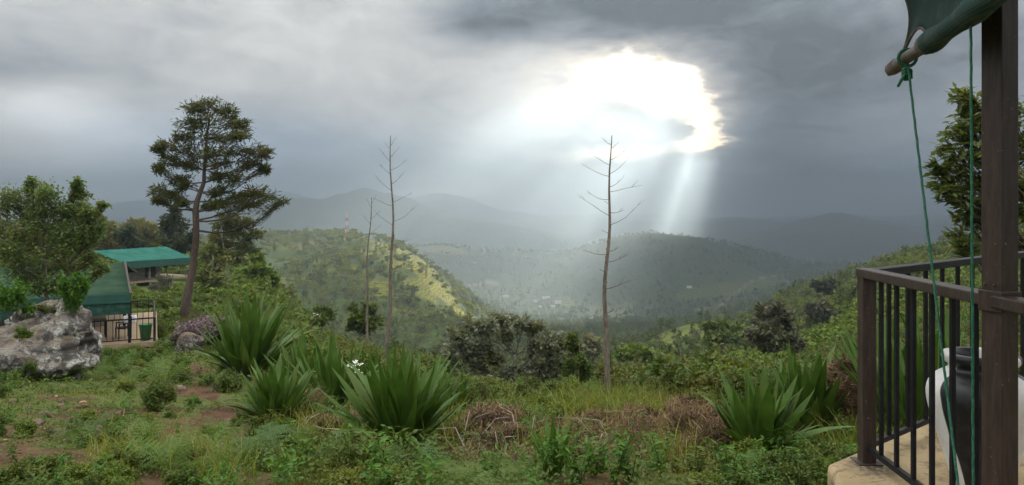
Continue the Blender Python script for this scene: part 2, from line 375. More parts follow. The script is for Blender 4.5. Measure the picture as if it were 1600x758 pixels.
def build_terrain():
    azs = np.unique(np.concatenate([np.linspace(-180, -42, 50), np.linspace(-42, 42, 560), np.linspace(42, 180, 50)]))[:-1]
    t = np.linspace(0, 1, 430); a = np.radians(azs)
    with np.errstate(divide='ignore'):
        rm = np.minimum(9300 / np.maximum(np.abs(np.sin(a)), 1e-6), np.where(np.cos(a) > 0, 9300 / np.maximum(np.cos(a), 1e-6), 1400 / np.maximum(-np.cos(a), 1e-6)))
    r = 1.6 * (rm[:, None] / 1.6) ** t[None, :]
    x = r * np.sin(a)[:, None]; y = r * np.cos(a)[:, None]; z = ground(x, y)
    na, nr = x.shape
    V = np.stack([x, y, z], -1).reshape(-1, 3)
    i = np.arange(na)[:, None]; j = np.arange(nr - 1)[None, :]; i2 = (i + 1) % na
    Fq = np.stack(np.broadcast_arrays(i * nr + j, i * nr + j + 1, i2 * nr + j + 1, i2 * nr + j), -1).reshape(-1, 4)
    # close the middle under the camera
    V = np.vstack([V, [[0, 0, float(z[:, 0].mean())]]])
    s = NT('terrain'); g = s.n('ShaderNodeNewGeometry'); pos = g.outputs['Position']
    at_ = s.n('ShaderNodeVertexColor', layer_name='cover'); sc_ = s.n('ShaderNodeSeparateColor'); s.L(at_.outputs[0], sc_.inputs[0])
    soil, field, road = sc_.outputs; yel = at_.outputs[1]
    n1 = s.noise(pos, 3.0, 6, .65); n2 = s.noise(pos, .02, 5, .6); n3 = s.noise(pos, 14., 4, .7); n4 = s.noise(pos, .15, 4, .6)
    grass = s.mix(s.ss(n1, .35, .65), (.040, .062, .014), (.085, .095, .026))
    wood = s.mix(s.ss(n4, .3, .7), (.034, .058, .012), (.078, .105, .022))
    cd = s.n('ShaderNodeVectorMath', operation='LENGTH'); s.L(pos, cd.inputs[0])
    c = s.mix(s.ss(cd.outputs['Value'], 40, 160), grass, wood)
    big = s.mix(s.ss(n2, .42, .62), (.034, .056, .016), (.066, .082, .026))
    c = s.mix(s.ss(cd.outputs['Value'], 900, 3000), c, big)
    fc = s.mix(yel, s.mix(s.ss(n4, .35, .65), (.050, .080, .018), (.080, .105, .026)), (.25, .24, .026))  # yellow end: tea tint plus sunlight put into the colour
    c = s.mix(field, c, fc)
    sc2 = s.mix(s.ss(n1, .3, .7), (.052, .026, .017), (.10, .050, .031)); sc2 = s.mix(s.ss(n3, .5, .75), sc2, (.034, .021, .015))
    c = s.mix(s.math('MULTIPLY', soil, s.ss(n3, .2, .55)), c, sc2)
    c = s.mix(road, c, (.30, .25, .18))
    spz = s.n('ShaderNodeSeparateXYZ'); s.L(pos, spz.inputs[0])
    row = s.math('SINE', s.math('MULTIPLY', s.math('ADD', spz.outputs[2], s.math("MULTIPLY", n4, 7.0)), 2.7)); c = s.mix(s.math('MULTIPLY', s.math('MULTIPLY', field, s.ss(row, .1, .8)), s.ss(cd.outputs['Value'], 90, 150)), c, s.mix(.80, c, (.020, .032, .010)))
    hb = s.math('ADD', s.math('MULTIPLY', n1, .6), s.math('MULTIPLY', n3, .4))
    m = s.pbr(c, .95, s.bump(hb, .6, .05), spec=.1)
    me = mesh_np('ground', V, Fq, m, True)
    bm = bmesh.new(); bm.from_mesh(me); bm.verts.ensure_lookup_table(); cv = bm.verts[len(V) - 1]
    for k in range(na): bm.faces.new((bm.verts[k * nr], bm.verts[((k + 1) % na) * nr], cv))
    bm.normal_update(); bm.to_mesh(me); bm.free()
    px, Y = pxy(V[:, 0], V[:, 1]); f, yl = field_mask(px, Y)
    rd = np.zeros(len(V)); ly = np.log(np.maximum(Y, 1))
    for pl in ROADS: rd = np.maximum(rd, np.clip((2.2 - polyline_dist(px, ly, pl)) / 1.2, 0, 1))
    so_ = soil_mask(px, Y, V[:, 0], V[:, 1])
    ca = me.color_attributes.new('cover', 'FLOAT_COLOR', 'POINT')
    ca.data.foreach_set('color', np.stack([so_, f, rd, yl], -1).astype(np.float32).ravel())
    o = tag(link('ground', me), kind='structure')
    print('terrain z range', V[:, 2].min(), V[:, 2].max())
    return V, na, nr, azs
TER = build_terrain()

# ---------------------------------------------------------------- haze
def build_haze():
    zt, zb = 330.0, float(TER[0][:, 2].min()) - 1.0
    b = MB(); b.box((0, 3975, (zt + zb) / 2), (18900, 10850, zt - zb))
    m = bpy.data.materials.new('haze'); m.use_nodes = True; t = m.node_tree; t.nodes.clear()
    o = t.nodes.new('ShaderNodeOutputMaterial'); v = t.nodes.new('ShaderNodeVolumePrincipled')
    v.inputs['Color'].default_value = (.73, .88, 1.0, 1); v.inputs['Density'].default_value = HAZE
    v.inputs['Anisotropy'].default_value = .5
    t.links.new(v.outputs[0], o.inputs['Volume'])
    ob = b.build('haze', m); tag(ob, kind='stuff')
HAZE = 2.9e-4
build_haze()

# ---------------------------------------------------------------- plant materials
M = {}
M['bark_dark'] = plain('bark_dark', (.055, .038, .030), (.10, .075, .06), 6, .9, bump=.6, bdist=.03, stretch=(3, 3, .6))
M['bark_grey'] = plain('bark_grey', (.10, .09, .075), (.19, .17, .14), 7, .9, bump=.5, bdist=.02, stretch=(3, 3, .7))
M['bark_pale'] = plain('bark_pale', (.22, .20, .16), (.32, .30, .25), 5, .9, bump=.3)
M['stalk'] = plain('dead_stalk', (.10, .080, .062), (.20, .165, .13), 9, .9, bump=.5, bdist=.01, stretch=(4, 4, .8))
M['silky'] = leaf_mat('silky_leaves', (0.051, 0.068, 0.013), (0.097, 0.112, 0.022), (0.092, 0.088, 0.016), nscale=.5)
M['lacy'] = leaf_mat('lacy_leaves', (.080, .135, .034), (.14, .20, .055), (.17, .20, .06), nscale=1.3, trans=.45)
M['pine'] = leaf_mat('dark_leaves', (0.027, 0.040, 0.013), (0.051, 0.068, 0.020))
M['olive'] = leaf_mat('olive_leaves', (0.056, 0.077, 0.016), (0.107, 0.121, 0.025), (0.122, 0.121, 0.022), nscale=.4)
M['yellow'] = leaf_mat('yellow_leaves', (.105, .105, .022), (.19, .165, .035), (.11, .115, .03), nscale=.25)
M['grey_green'] = leaf_mat('grey_green_leaves', (.095, .115, .055), (.19, .205, .14), (.10, .105, .03), nscale=.6, trans=.5, rough=.35, spec=.6)
M['fresh'] = leaf_mat('fresh_leaves', (0.061, 0.116, 0.010), (0.117, 0.176, 0.017), (0.153, 0.182, 0.022), nscale=1.1)
M['mid'] = leaf_mat('mid_leaves', (0.046, 0.086, 0.012), (0.087, 0.130, 0.018), (0.112, 0.132, 0.022), nscale=.9)
M['bright'] = leaf_mat('bright_leaves', (0.046, 0.121, 0.013), (0.087, 0.182, 0.020), nscale=1, rough=.5, spec=.22)
M['glossy'] = leaf_mat('glossy_leaves', (.070, .105, .022), (.13, .17, .038), (.17, .18, .045), nscale=1.3, rough=.4, spec=.4, trans=.45)
M['pink'] = leaf_mat('pink_flowers', (.22, .10, .22), (.36, .22, .30), (.15, .12, .10), nscale=2.5)
M['mauve'] = leaf_mat('mauve_leaves', (.075, .085, .045), (.125, .115, .085), nscale=2)
M['white_flower'] = plain('white_flower', (.75, .75, .70))
M['far_a'] = leaf_mat('far_leaves_dark', (.052, .078, .013), (.095, .125, .022), nscale=.1, trans=.55)
M['far_b'] = leaf_mat('far_leaves_light', (.095, .135, .022), (.16, .19, .032), nscale=.1, trans=.55)
M['far_c'] = leaf_mat('far_leaves_olive', (.080, .095, .028), (.135, .145, .042), nscale=.1, trans=.55)
M['far_d'] = leaf_mat('far_leaves_sunlit', (.14, .18, .026), (.22, .235, .040), nscale=.1, trans=.55)  # hill trees only: sunlight put into the leaf colour
def agave_mat():
    s = NT('agave_leaf'); oi = s.n('ShaderNodeObjectInfo'); co = s.coord()
    st_ = s.noise(s.scaled(co, (60, 4, 1.2)), 3, 3); nz = s.noise(co, 5, 4)
    c = s.mix(s.ss(nz, .3, .7), (.032, .080, .008), (.066, .128, .014))
    c = s.mix(s.math('MULTIPLY', s.ss(st_, .45, .7), .4), c, (.070, .13, .022))
    c = s.mix(s.ss(oi.outputs['Random'], .72, 1.0), c, (.075, .115, .018))
    return s.pbr(c, .5, s.bump(st_, .25, .004), spec=.28, trans=.25)
M['agave'] = agave_mat()
M['agave_dry'] = plain('agave_yellow_leaf', (.20, .19, .045), (.13, .14, .03), 4, .6)
M['fern'] = leaf_mat('fern_leaf', (0.076, 0.138, 0.022), (0.128, 0.198, 0.036), (0.102, 0.160, 0.036), nscale=1.5)
M['fern_dark'] = leaf_mat('fern_dark_leaf', (0.046, 0.099, 0.022), (0.076, 0.138, 0.030))
M['grass'] = leaf_mat('grass_blades', (0.061, 0.105, 0.010), (0.117, 0.154, 0.019), (0.173, 0.165, 0.029), nscale=.7)
M['grass_tall'] = leaf_mat('tall_grass_blades', (0.087, 0.138, 0.013), (0.173, 0.198, 0.023), (0.224, 0.204, 0.043), nscale=1.2)
M['straw'] = leaf_mat('dead_bracken', (.125, .078, .040), (.25, .175, .098), (.075, .048, .028), nscale=2, trans=.1, rough=.9)
M['dead_leaf'] = plain('dead_agave_leaf', (.16, .115, .075), (.26, .20, .13), 6, .9, bump=.4, stretch=(5, 5, 1))
M['twig'] = plain('pale_twig', (.19, .165, .13), (.30, .27, .22), 20, .9)

# ---------------------------------------------------------------- leaf cloud
def leaf_geo(C, size, aspect, rng, up=.35, dirs=None, fold=.0):
    """diamond leaves at centres C; returns V, F"""
    n = len(C); size = np.broadcast_to(np.asarray(size, float), (n,))
    nrm = rng.normal(size=(n, 3)); nrm[:, 2] = np.abs(nrm[:, 2]) + up; nrm /= np.linalg.norm(nrm, axis=1)[:, None]
    d = rng.normal(size=(n, 3)) if dirs is None else dirs + rng.normal(size=(n, 3)) * .45
    d -= nrm * (d * nrm).sum(1)[:, None]; d /= np.linalg.norm(d, axis=1)[:, None] + 1e-9
    w = np.cross(nrm, d); s = (size * (.65 + .7 * rng.random(n)))[:, None]
    a = C; b = C + d * s * .5 + w * s * aspect * .5; c = C + d * s - nrm * s * .12; e = C + d * s * .5 - w * s * aspect * .5
    V = np.stack([a, b, c, e], 1).reshape(-1, 3)
    return V, np.arange(4 * n).reshape(-1, 4)
def branchy(mb, p0, p1, r0, r1, rng, sag=.12, n=5, sides=5):
    p0 = Vector(p0); p1 = Vector(p1); L = (p1 - p0).length; pts = []; rad = []
    w = Vector(rng.normal(size=3)) * L * .06
    for i in range(n + 1):
        t = i / n
        p = p0.lerp(p1, t); p.z += -sag * L * math.sin(math.pi * t) * .6
        p += w * math.sin(math.pi * t) + Vector(rng.normal(size=3)) * L * .018 * (0 < i < n)
        pts.append(p); rad.append(r0 + (r1 - r0) * t)
    mb.tube(pts, rad, sides); return pts
def make_tree(name, label, cat, base, trunk, blobs, leaf, bark, lsize=.2, aspect=.35, per=160, seed=0, group=None, twigs=9, spread=.5, up=.35, rise=.75, limb_r=.5, limbs_as_parts=False, droop=0.0, bark_limb=None):
    """trunk: [(dx,dy,dz,r)] from base; blobs: [(x,y,z, rx,ry,rz)] relative to base"""
    rng = np.random.default_rng(seed + 100); root = empty(name, base); tag(root, label, cat, group)
    tm = MB(); tm.tube([Vector(q[:3]) for q in trunk], [q[3] for q in trunk], 9)
    tv = [Vector(q[:3]) for q in trunk]; C = []; D = []
    limbs = []
    for bi, (x, y, z, rx, ry, rz) in enumerate(blobs):
        c = Vector((x, y, z)); best = None
        for i, q in enumerate(tv):
            h = math.hypot(c.x - q.x, c.y - q.y)
            cost = abs((c.z - q.z) - rise * h) + .15 * h
            if best is None or cost < best[0]: best = (cost, i)
        i = best[1]; r = trunk[i][3] * limb_r
        lm = MB() if limbs_as_parts else tm
        pts = branchy(lm, tv[i], c, r, max(.012, r * .35), rng, sag=.15)
        nt = max(3, int(twigs))
        for k in range(nt):
            v = rng.normal(size=3); v /= np.linalg.norm(v); rad = rng.random() ** .4
            e = c + Vector((v[0] * rx * rad, v[1] * ry * rad, v[2] * rz * rad))
            s0 = pts[int(rng.integers(2, len(pts)))]
            tp = branchy(lm, s0, e, max(.008, r * .28), .005, rng, sag=.05, n=3, sides=4)
            m = int(per / nt)
            t = rng.random(m) ** .6; a = np.array(tp[1]); b_ = np.array(tp[-1])
            cc = a + (b_ - a) * t[:, None] + rng.normal(size=(m, 3)) * np.array([rx, ry, rz]) * spread * .38
            cc[:, 2] -= droop * rng.random(m) * rz
            C.append(cc); D.append(np.repeat(((b_ - a) / (np.linalg.norm(b_ - a) + 1e-6))[None] + [[0, 0, -droop]], m, 0))
        if limbs_as_parts: limbs.append(lm)
    tm.build('trunk', bark, root, smooth=True)
    for lm in limbs: lm.build('limb', bark, root, smooth=True)
    C = np.concatenate(C); D = np.concatenate(D)
    V, Fq = leaf_geo(C, lsize, aspect, rng, up, D)
    o = link('crown', mesh_np('crown', V, Fq, leaf), root); o['kind'] = 'stuff'
    return root
def pix_blobs(base, items, Y, depth=1.0, rng=None):
    """items: (px, py, rpx, rpy) in photo pixels at depth Y"""
    out = []; k = Y / F; rng = rng or np.random.default_rng(1)
    for (px, py, rx, ry) in items:
        p = P(px, py, Y) - base
        out.append((p.x, p.y + float(rng.uniform(-1, 1)) * rx * k * depth * 1.2, p.z, rx * k, rx * k * depth, ry * k))
    return out

# ---------------------------------------------------------------- bushes (shared meshes)
def bush_meshes(tag_, leaf, bark, n, lsize, aspect, rx=.6, rz=.5, nl=2600, seed=0, lobes=9, extra=None):
    out = []
    for i in range(n):
        rng = np.random.default_rng(seed * 31 + i + 7); C = []; mb = MB()
        for k in range(lobes):
            a = rng.uniform(0, TAU); r = rng.uniform(.15, .8); c = np.array([math.cos(a) * r * rx, math.sin(a) * r * rx, rz * rng.uniform(.35, 1.35)])
            rad = rng.uniform(.22, .42) * rx; m = nl // lobes
            v = rng.normal(size=(m, 3)); v /= np.linalg.norm(v, axis=1)[:, None]; v *= (rng.random(m) ** .45)[:, None]
            C.append(c + v * rad * np.array([1, 1, .9]))
            pts = branchy(mb, (c[0] * .15, c[1] * .15, -.1), c, .014, .005, rng, 0.02, 3, 4)
            for q in range(5): branchy(mb, pts[2], c + rng.normal(size=3) * rad * .8, .006, .003, rng, .02, 2, 3)
            # sprays that stick out of the lobe
            for q in range(3):
                d = rng.normal(size=3); d[2] = abs(d[2]) + .4; d /= np.linalg.norm(d); e = c + d * rad * rng.uniform(1.15, 1.7)
                branchy(mb, c, e, .005, .002, rng, .02, 2, 3); t = rng.random(14)[:, None]
                C.append(c + (e - c) * (.5 + .5 * t) + rng.normal(size=(14, 3)) * .05 * rx)
        C = np.concatenate(C); C = C[C[:, 2] > -.05]
        V, Fq = leaf_geo(C, lsize, aspect, rng, .3)
        mats = [leaf]; mi = None
        if extra is not None:
            mats = [leaf, extra]; top = C[:, 2] > np.median(C[:, 2]) * .9
            mi = (top & (rng.random(len(C)) < .5)).astype(int)
        me = mesh_np(tag_ + '_foliage', V, Fq, mats, False, mi)
        st_ = bpy.data.meshes.new(tag_ + '_stems'); st_.from_pydata(mb.v, [], mb.f); st_.materials.append(bark); st_.update()
        out.append((me, st_))
    return out
def put_bush(kind, meshes, loc, sx, sy, sz, label, group=None, rz=None, cat='shrub', name='shrub'):
    root = empty(name, loc, R.uniform(0, TAU) if rz is None else rz); root.scale = (sx, sy, sz)
    me, st_ = meshes; tag(root, label, cat, group)
    f = link('foliage', me, root); f['kind'] = 'stuff'; link('stem', st_, root)
    return root

# ---------------------------------------------------------------- scatter of one mass by geometry nodes
def scatter_stuff(name, meshes, P3, scl, rot, pick, mat):
    me = bpy.data.meshes.new(name); me.from_pydata(np.asarray(P3).tolist(), [], [])
    for nm, v in (('scl', scl), ('rot', rot)):
        a = me.attributes.new(nm, 'FLOAT', 'POINT'); a.data.foreach_set('value', np.asarray(v, np.float32))
    a = me.attributes.new('pick', 'INT', 'POINT'); a.data.foreach_set('value', np.asarray(pick, np.int32))
    ob = link(name, me); tag(ob, kind='stuff'); me.materials.append(mat)
    ng = bpy.data.node_groups.new('scatter', 'GeometryNodeTree'); ng.interface.new_socket('Geometry', in_out='INPUT', socket_type='NodeSocketGeometry'); ng.interface.new_socket('Geometry', in_out='OUTPUT', socket_type='NodeSocketGeometry')
    N = ng.nodes; gi = N.new('NodeGroupInput'); go = N.new('NodeGroupOutput'); ip = N.new('GeometryNodeInstanceOnPoints'); join = N.new('GeometryNodeJoinGeometry'); gis = []
    for mesh in meshes:
        oi = N.new('GeometryNodeObjectInfo'); oi.inputs['Object'].default_value = bpy.data.objects.new(mesh.name, mesh); oi.inputs['As Instance'].default_value = True; gis.append(oi)
    for oi in gis[::-1]: ng.links.new(oi.outputs['Geometry'], join.inputs[0])
    def attr(nm, ty):
        a = N.new('GeometryNodeInputNamedAttribute'); a.data_type = ty; a.inputs[0].default_value = nm; return a.outputs[0]
    ng.links.new(gi.outputs[0], ip.inputs['Points']); ng.links.new(join.outputs[0], ip.inputs['Instance']); ip.inputs['Pick Instance'].default_value = True
    ng.links.new(attr('pick', 'INT'), ip.inputs['Instance Index']); cx = N.new('ShaderNodeCombineXYZ'); ng.links.new(attr('rot', 'FLOAT'), cx.inputs[2])
    ng.links.new(cx.outputs[0], ip.inputs['Rotation']); ng.links.new(attr('scl', 'FLOAT'), ip.inputs['Scale']); ng.links.new(ip.outputs[0], go.inputs[0])
    md = ob.modifiers.new('scatter', 'NODES'); md.node_group = ng

# ---------------------------------------------------------------- far woods
def far_tree_mesh(i):
    rng = np.random.default_rng(900 + i); kind = i % 5; C = []
    H = 8.0; mb = MB()
    if kind == 0:      # round
        for k in range(9): 
            c = rng.normal(size=3) * [1.4, 1.4, 1.3] + [0, 0, 5.2]; C.append(c + rng.normal(size=(22, 3)) * .75)
        size, asp = 1.15, .75
    elif kind == 1:    # flat-topped
        for k in range(10):
            a = rng.uniform(0, TAU); r = rng.uniform(0, 3.4); c = np.array([math.cos(a) * r, math.sin(a) * r, 6.6 + rng.uniform(-.5, .5)]); C.append(c + rng.normal(size=(22, 3)) * [.95, .95, .28])
        size, asp = 1.1, .7
    elif kind == 2:    # tall slim
        for k in range(9):
            z = 2.6 + 6.6 * k / 8; C.append(np.array([0, 0, z]) + rng.normal(size=(20, 3)) * [.9 - .07 * k, .9 - .07 * k, .55])
        size, asp = .95, .6
    elif kind == 3:    # broad low
        for k in range(11):
            a = rng.uniform(0, TAU); r = rng.uniform(0, 2.5); c = np.array([math.cos(a) * r, math.sin(a) * r, rng.uniform(1.6, 4.6)]); C.append(c + rng.normal(size=(22, 3)) * .7)
        size, asp = 1.1, .75
    else:              # thin, open
        for k in range(7):
            a = rng.uniform(0, TAU); r = rng.uniform(.2, 1.6); c = np.array([math.cos(a) * r, math.sin(a) * r, rng.uniform(3.5, 8.2)]); C.append(c + rng.normal(size=(16, 3)) * .55)
            mb.tube([(0, 0, 2.6), tuple(c)], [.08, .04], 3, False)
        size, asp = .85, .6
    C = np.concatenate(C); V, Fq = leaf_geo(C, size, asp, rng, .2)
    mb.tube([(0, 0, -1), (.1, 0, 3), (0, .1, 6)], [.2, .15, .06], 4, False)
    nV = len(V); tf = np.array(mb.f); V = np.vstack([V, np.array(mb.v)]); Fq = np.vstack([Fq, tf + nV])
    mi = np.concatenate([np.zeros(nV // 4, int), np.ones(len(tf), int)])
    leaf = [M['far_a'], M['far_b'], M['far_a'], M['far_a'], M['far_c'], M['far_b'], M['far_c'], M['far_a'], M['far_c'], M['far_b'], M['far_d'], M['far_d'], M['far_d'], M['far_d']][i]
    tm = bpy.data.meshes.new('trunk'); tm.from_pydata(mb.v, [], mb.f); tm.materials.append(M['bark_grey'])
    FTP.append((mesh_np('crown', V[:nV], Fq[:nV // 4], leaf), tm))
    return mesh_np('far_tree', V, Fq, [leaf, M['bark_grey']], False, mi)
FTP = []
FT = [far_tree_mesh(i) for i in range(14)]
def build_woods():
    rng = np.random.default_rng(77); n = 60000
    px = rng.uniform(-160, 1760, n); Y = np.exp(rng.uniform(math.log(150), math.log(4600), n)); x = (px - 800) / F * Y
    z = ground(x, Y); f, yl = field_mask(px, Y); d = rng.random(n)
    clump = fbm(px * .012 + 5, np.log(Y) * 5, 3)
    keep = (f < .3) | (d < .03) | ((Y > 450) & (Y < 1000) & (px < 780) & (yl < .85) & (d < .55)) | ((Y > 450) & (Y < 1000) & (px < 780) & (d < .14)); keep &= clump > -.55 + .25 * d
    tea = (Y > 250) & (Y < 420) & (px > 960) & (px < 1180); keep &= ~(tea & (d > .12))
    keep &= ~((px < 420) & (Y < 260) & (d > .4)); keep &= ~((px > 1150) & (Y < 420) & (d > .55))
    ly = np.log(Y)
    for pl in ROADS: keep &= polyline_dist(px, ly, pl) > 5
    px, Y, x, z = px[keep], Y[keep], x[keep], z[keep]
    s = rng.uniform(.5, 1.25, len(px)) * np.where(Y < 300, .62, np.where(Y < 600, .8, 1.0)); s *= np.where(Y > 2200, 1.35, 1.0)
    # horizon test along each column for what the eye can see
    gy = np.exp(np.linspace(math.log(20), math.log(4600), 260)); vis = np.zeros(len(px), bool)
    cols = np.arange(-160, 1761, 20); run = []
    for c in cols:
        e = (ground((c - 800) / F * gy, gy) - EYE) / gy; run.append(np.maximum.accumulate(e))
    run = np.array(run); ci = np.clip(((px + 160) / 20).round().astype(int), 0, len(cols) - 1); yi = np.clip(np.searchsorted(gy, Y * .985) - 1, 0, len(gy) - 1)
    top = (z + 6 * s - EYE) / Y; vis = top > run[ci, yi] + .001
    row = HOR - top * F; vis &= (px > 5) & (px < 1335) & (row < 575) & ~((px < 300) & (row > 395)) & ~((px > 690) & (px < 925) & (row > 492))
    kind = rng.integers(0, 10, len(px))
    # the lit hill carries lighter, flat-topped trees, with sunlight put into their leaf colour
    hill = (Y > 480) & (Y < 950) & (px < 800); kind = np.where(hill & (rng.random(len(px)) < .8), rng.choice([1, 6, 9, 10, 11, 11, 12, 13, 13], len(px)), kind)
    rot = rng.uniform(0, TAU, len(px))
    vi = np.where(vis)[0]; size_px = s * 8 / Y; order = vi[np.argsort(-size_px[vi])][:300]; single = np.zeros(len(px), bool); single[order] = True
    for i in order:
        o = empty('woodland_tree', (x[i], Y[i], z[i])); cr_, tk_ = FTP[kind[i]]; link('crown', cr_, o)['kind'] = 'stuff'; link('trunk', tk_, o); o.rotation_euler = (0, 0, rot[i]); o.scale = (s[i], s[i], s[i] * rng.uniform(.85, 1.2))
        if px[i] < 420: l, g = 'small round tree among the woods beyond the green roofed lodges', 'trees beyond the lodges'
        elif px[i] < 800 : l, g = 'tree of the nearest woods below the sunlit hill', 'trees below the sunlit hill'
        elif px[i] < 1180: l, g = 'tree in the valley woods around the round green knoll', 'trees around the green knoll'
        else: l, g = 'tree standing on the terraced slope left of the veranda railing', 'trees on the terraced slope'
        tag(o, l, 'tree', g)
    rest = np.where(~single)[0]
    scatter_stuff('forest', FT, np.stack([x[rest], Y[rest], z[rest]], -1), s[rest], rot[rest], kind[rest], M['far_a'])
    print('woods', len(px), 'single', len(order), 'nearest', Y[order].min(), 'farthest single', Y[order].max())
build_woods()

# ---------------------------------------------------------------- far buildings and the mast
M['white_wall'] = plain('white_wall', (.75, .73, .70), (.62, .60, .56), 2, .8)
M['pale_roof'] = plain('pale_roof', (.55, .53, .52), (.42, .38, .36), 2, .6)
M['window_dark'] = plain('window_dark', (.03, .035, .04), rough=.2)
def house(px, Y, w, d, h, rz, label, rise=1.6):
    b = at(px, Y, -.3); root = empty('village_house', b, rz); tag(root, label, 'house', 'village houses in the valley')
    m = MB(); m.box((0, 0, h / 2), (w, d, h)); m.build('wall', M['white_wall'], root)
    r = MB(); o = .5; x, y = w / 2 + o, d / 2 + o
    r.add([(-x, -y, h), (x, -y, h), (x, y, h), (-x, y, h), (-x, 0, h + rise), (x, 0, h + rise)], [(0, 1, 5, 4), (2, 3, 4, 5), (0, 4, 3), (1, 2, 5), (3, 2, 1, 0)])
    r.build('roof', M['pale_roof'], root)
    for s in (-.28, .05, .32):
        q = MB(); q.box((s * w, -d / 2 - .02, h * .55), (w * .12, .1, h * .35)); q.build('window', M['window_dark'], root)
def mast():
    Y = 880; b = at(542, Y); H = max(24, (EYE + (HOR - 333) / F * Y) - b.z); root = empty('radio_mast', b); tag(root, 'slim lattice radio mast on top of the wooded hill', 'mast')
    red = plain('mast_red', (.40, .13, .09)); wh = plain('mast_white', (.62, .60, .57)); n = 6
    for k in range(n):
        m = MB(); z0 = H * k / n; z1 = H * (k + 1) / n; a = 1.7 * (1 - k / n * .6); c = 1.7 * (1 - (k + 1) / n * .6)
        for sx, sy in ((1, 1), (1, -1), (-1, -1), (-1, 1)): m.bar((sx * a, sy * a, z0), (sx * c, sy * c, z1), .34)
        cs = [(1, 1), (1, -1), (-1, -1), (-1, 1)]
        for i in range(4):
            p, q = cs[i], cs[(i + 1) % 4]; m.bar((p[0] * a, p[1] * a, z0), (q[0] * c, q[1] * c, z1), .22); m.bar((p[0] * c, p[1] * c, z1 - .2), (q[0] * c, q[1] * c, z1 - .2), .22)
        m.build('section', red if k % 2 == 0 else wh, root)
    m = MB(); m.bar((0, 0, H), (0, 0, H + 4), .2); m.build('antenna', wh, root)
    for s in (-1, 1):
        m = MB(); m.lathe([(0, -.2), (.9, 0), (.9, .3), (0, .35)], 10, (s * 1.1, -.8, H * .8)); m.build('dish', wh, root)
mast()
for a in [(846, 1440, 11, 7, 4, .2, 'white gabled house with a pale roof, nearest of the valley village'), (861, 1470, 16, 8, 3.5, -.1, 'long white building with a pale roof beside the green field'),
          (836, 1500, 10, 7, 3.5, .5, 'small white house at the left end of the village'), (872, 1500, 12, 7, 4, .1, 'white house against the green field at the right end of the village'),
          (853, 1540, 14, 7, 3.5, .3, 'white house behind the long building in the village'), (790, 1490, 12, 7, 3.5, .2, 'lone pale house left of the village at the foot of the sunlit hill'),
          (925, 1300, 9, 6, 3.2, .3, 'lone pale house under trees right of the valley field'), (1077, 1560, 10, 6, 3.5, 0, 'pale house in the dark woods right of the tall stalk')]: house(*a)
for px, Y in [(1290, 4550), (1305, 4600), (1400, 4300), (1412, 4320), (1424, 4350), (1384, 4300), (1436, 4300)]:
    pass

# ---------------------------------------------------------------- middle-distance trees of their own
def tree_at(name, label, cat, px, Y, top_items, leaf, bark, r, lean=0.0, forkpx=None, base_drop=.3, depth=.9, **kw):
    b = at(px, Y, -base_drop); it = pix_blobs(b, top_items, Y, depth, np.random.default_rng(int(px)))
    zmax = max(q[2] for q in it); xm = sum(q[0] for q in it) / len(it); tr = []
    for i in range(9):
        t = i / 8; tr.append((xm * lean * t + .04 * zmax * math.sin(t * 5 + px) * (0 < i), .02 * zmax * math.cos(t * 4), zmax * .96 * t, r * (1 - .82 * t) * (1.25 if i == 0 else 1)))
    return make_tree(name, label, cat, b, tr, it, leaf, bark, seed=int(px), **kw)
tree_at('conifer', 'dark conical tree rising behind the far green roof', 'tree', 272, 118, [(272, 332, 9, 12), (268, 345, 16, 14), (280, 352, 18, 14), (262, 362, 18, 14), (276, 372, 24, 14), (264, 384, 20, 12), (286, 384, 18, 12), (298, 372, 8, 10)], M['pine'], M['bark_dark'], .22, lsize=.75, aspect=.4, per=420, twigs=14)
tree_at('pine_tree', 'olive pine with drooping sprays and a pale trunk, just right of the tall dark tree', 'tree', 352, 80, [(362, 338, 14, 9), (380, 346, 16, 9), (346, 352, 16, 9), (366, 360, 22, 10), (388, 366, 16, 9), (338, 370, 12, 9), (356, 380, 22, 10), (384, 386, 20, 9), (340, 392, 14, 8), (366, 398, 18, 8)], M['olive'], M['bark_pale'], .2, lsize=.55, aspect=.28, per=380, twigs=14, droop=.4)
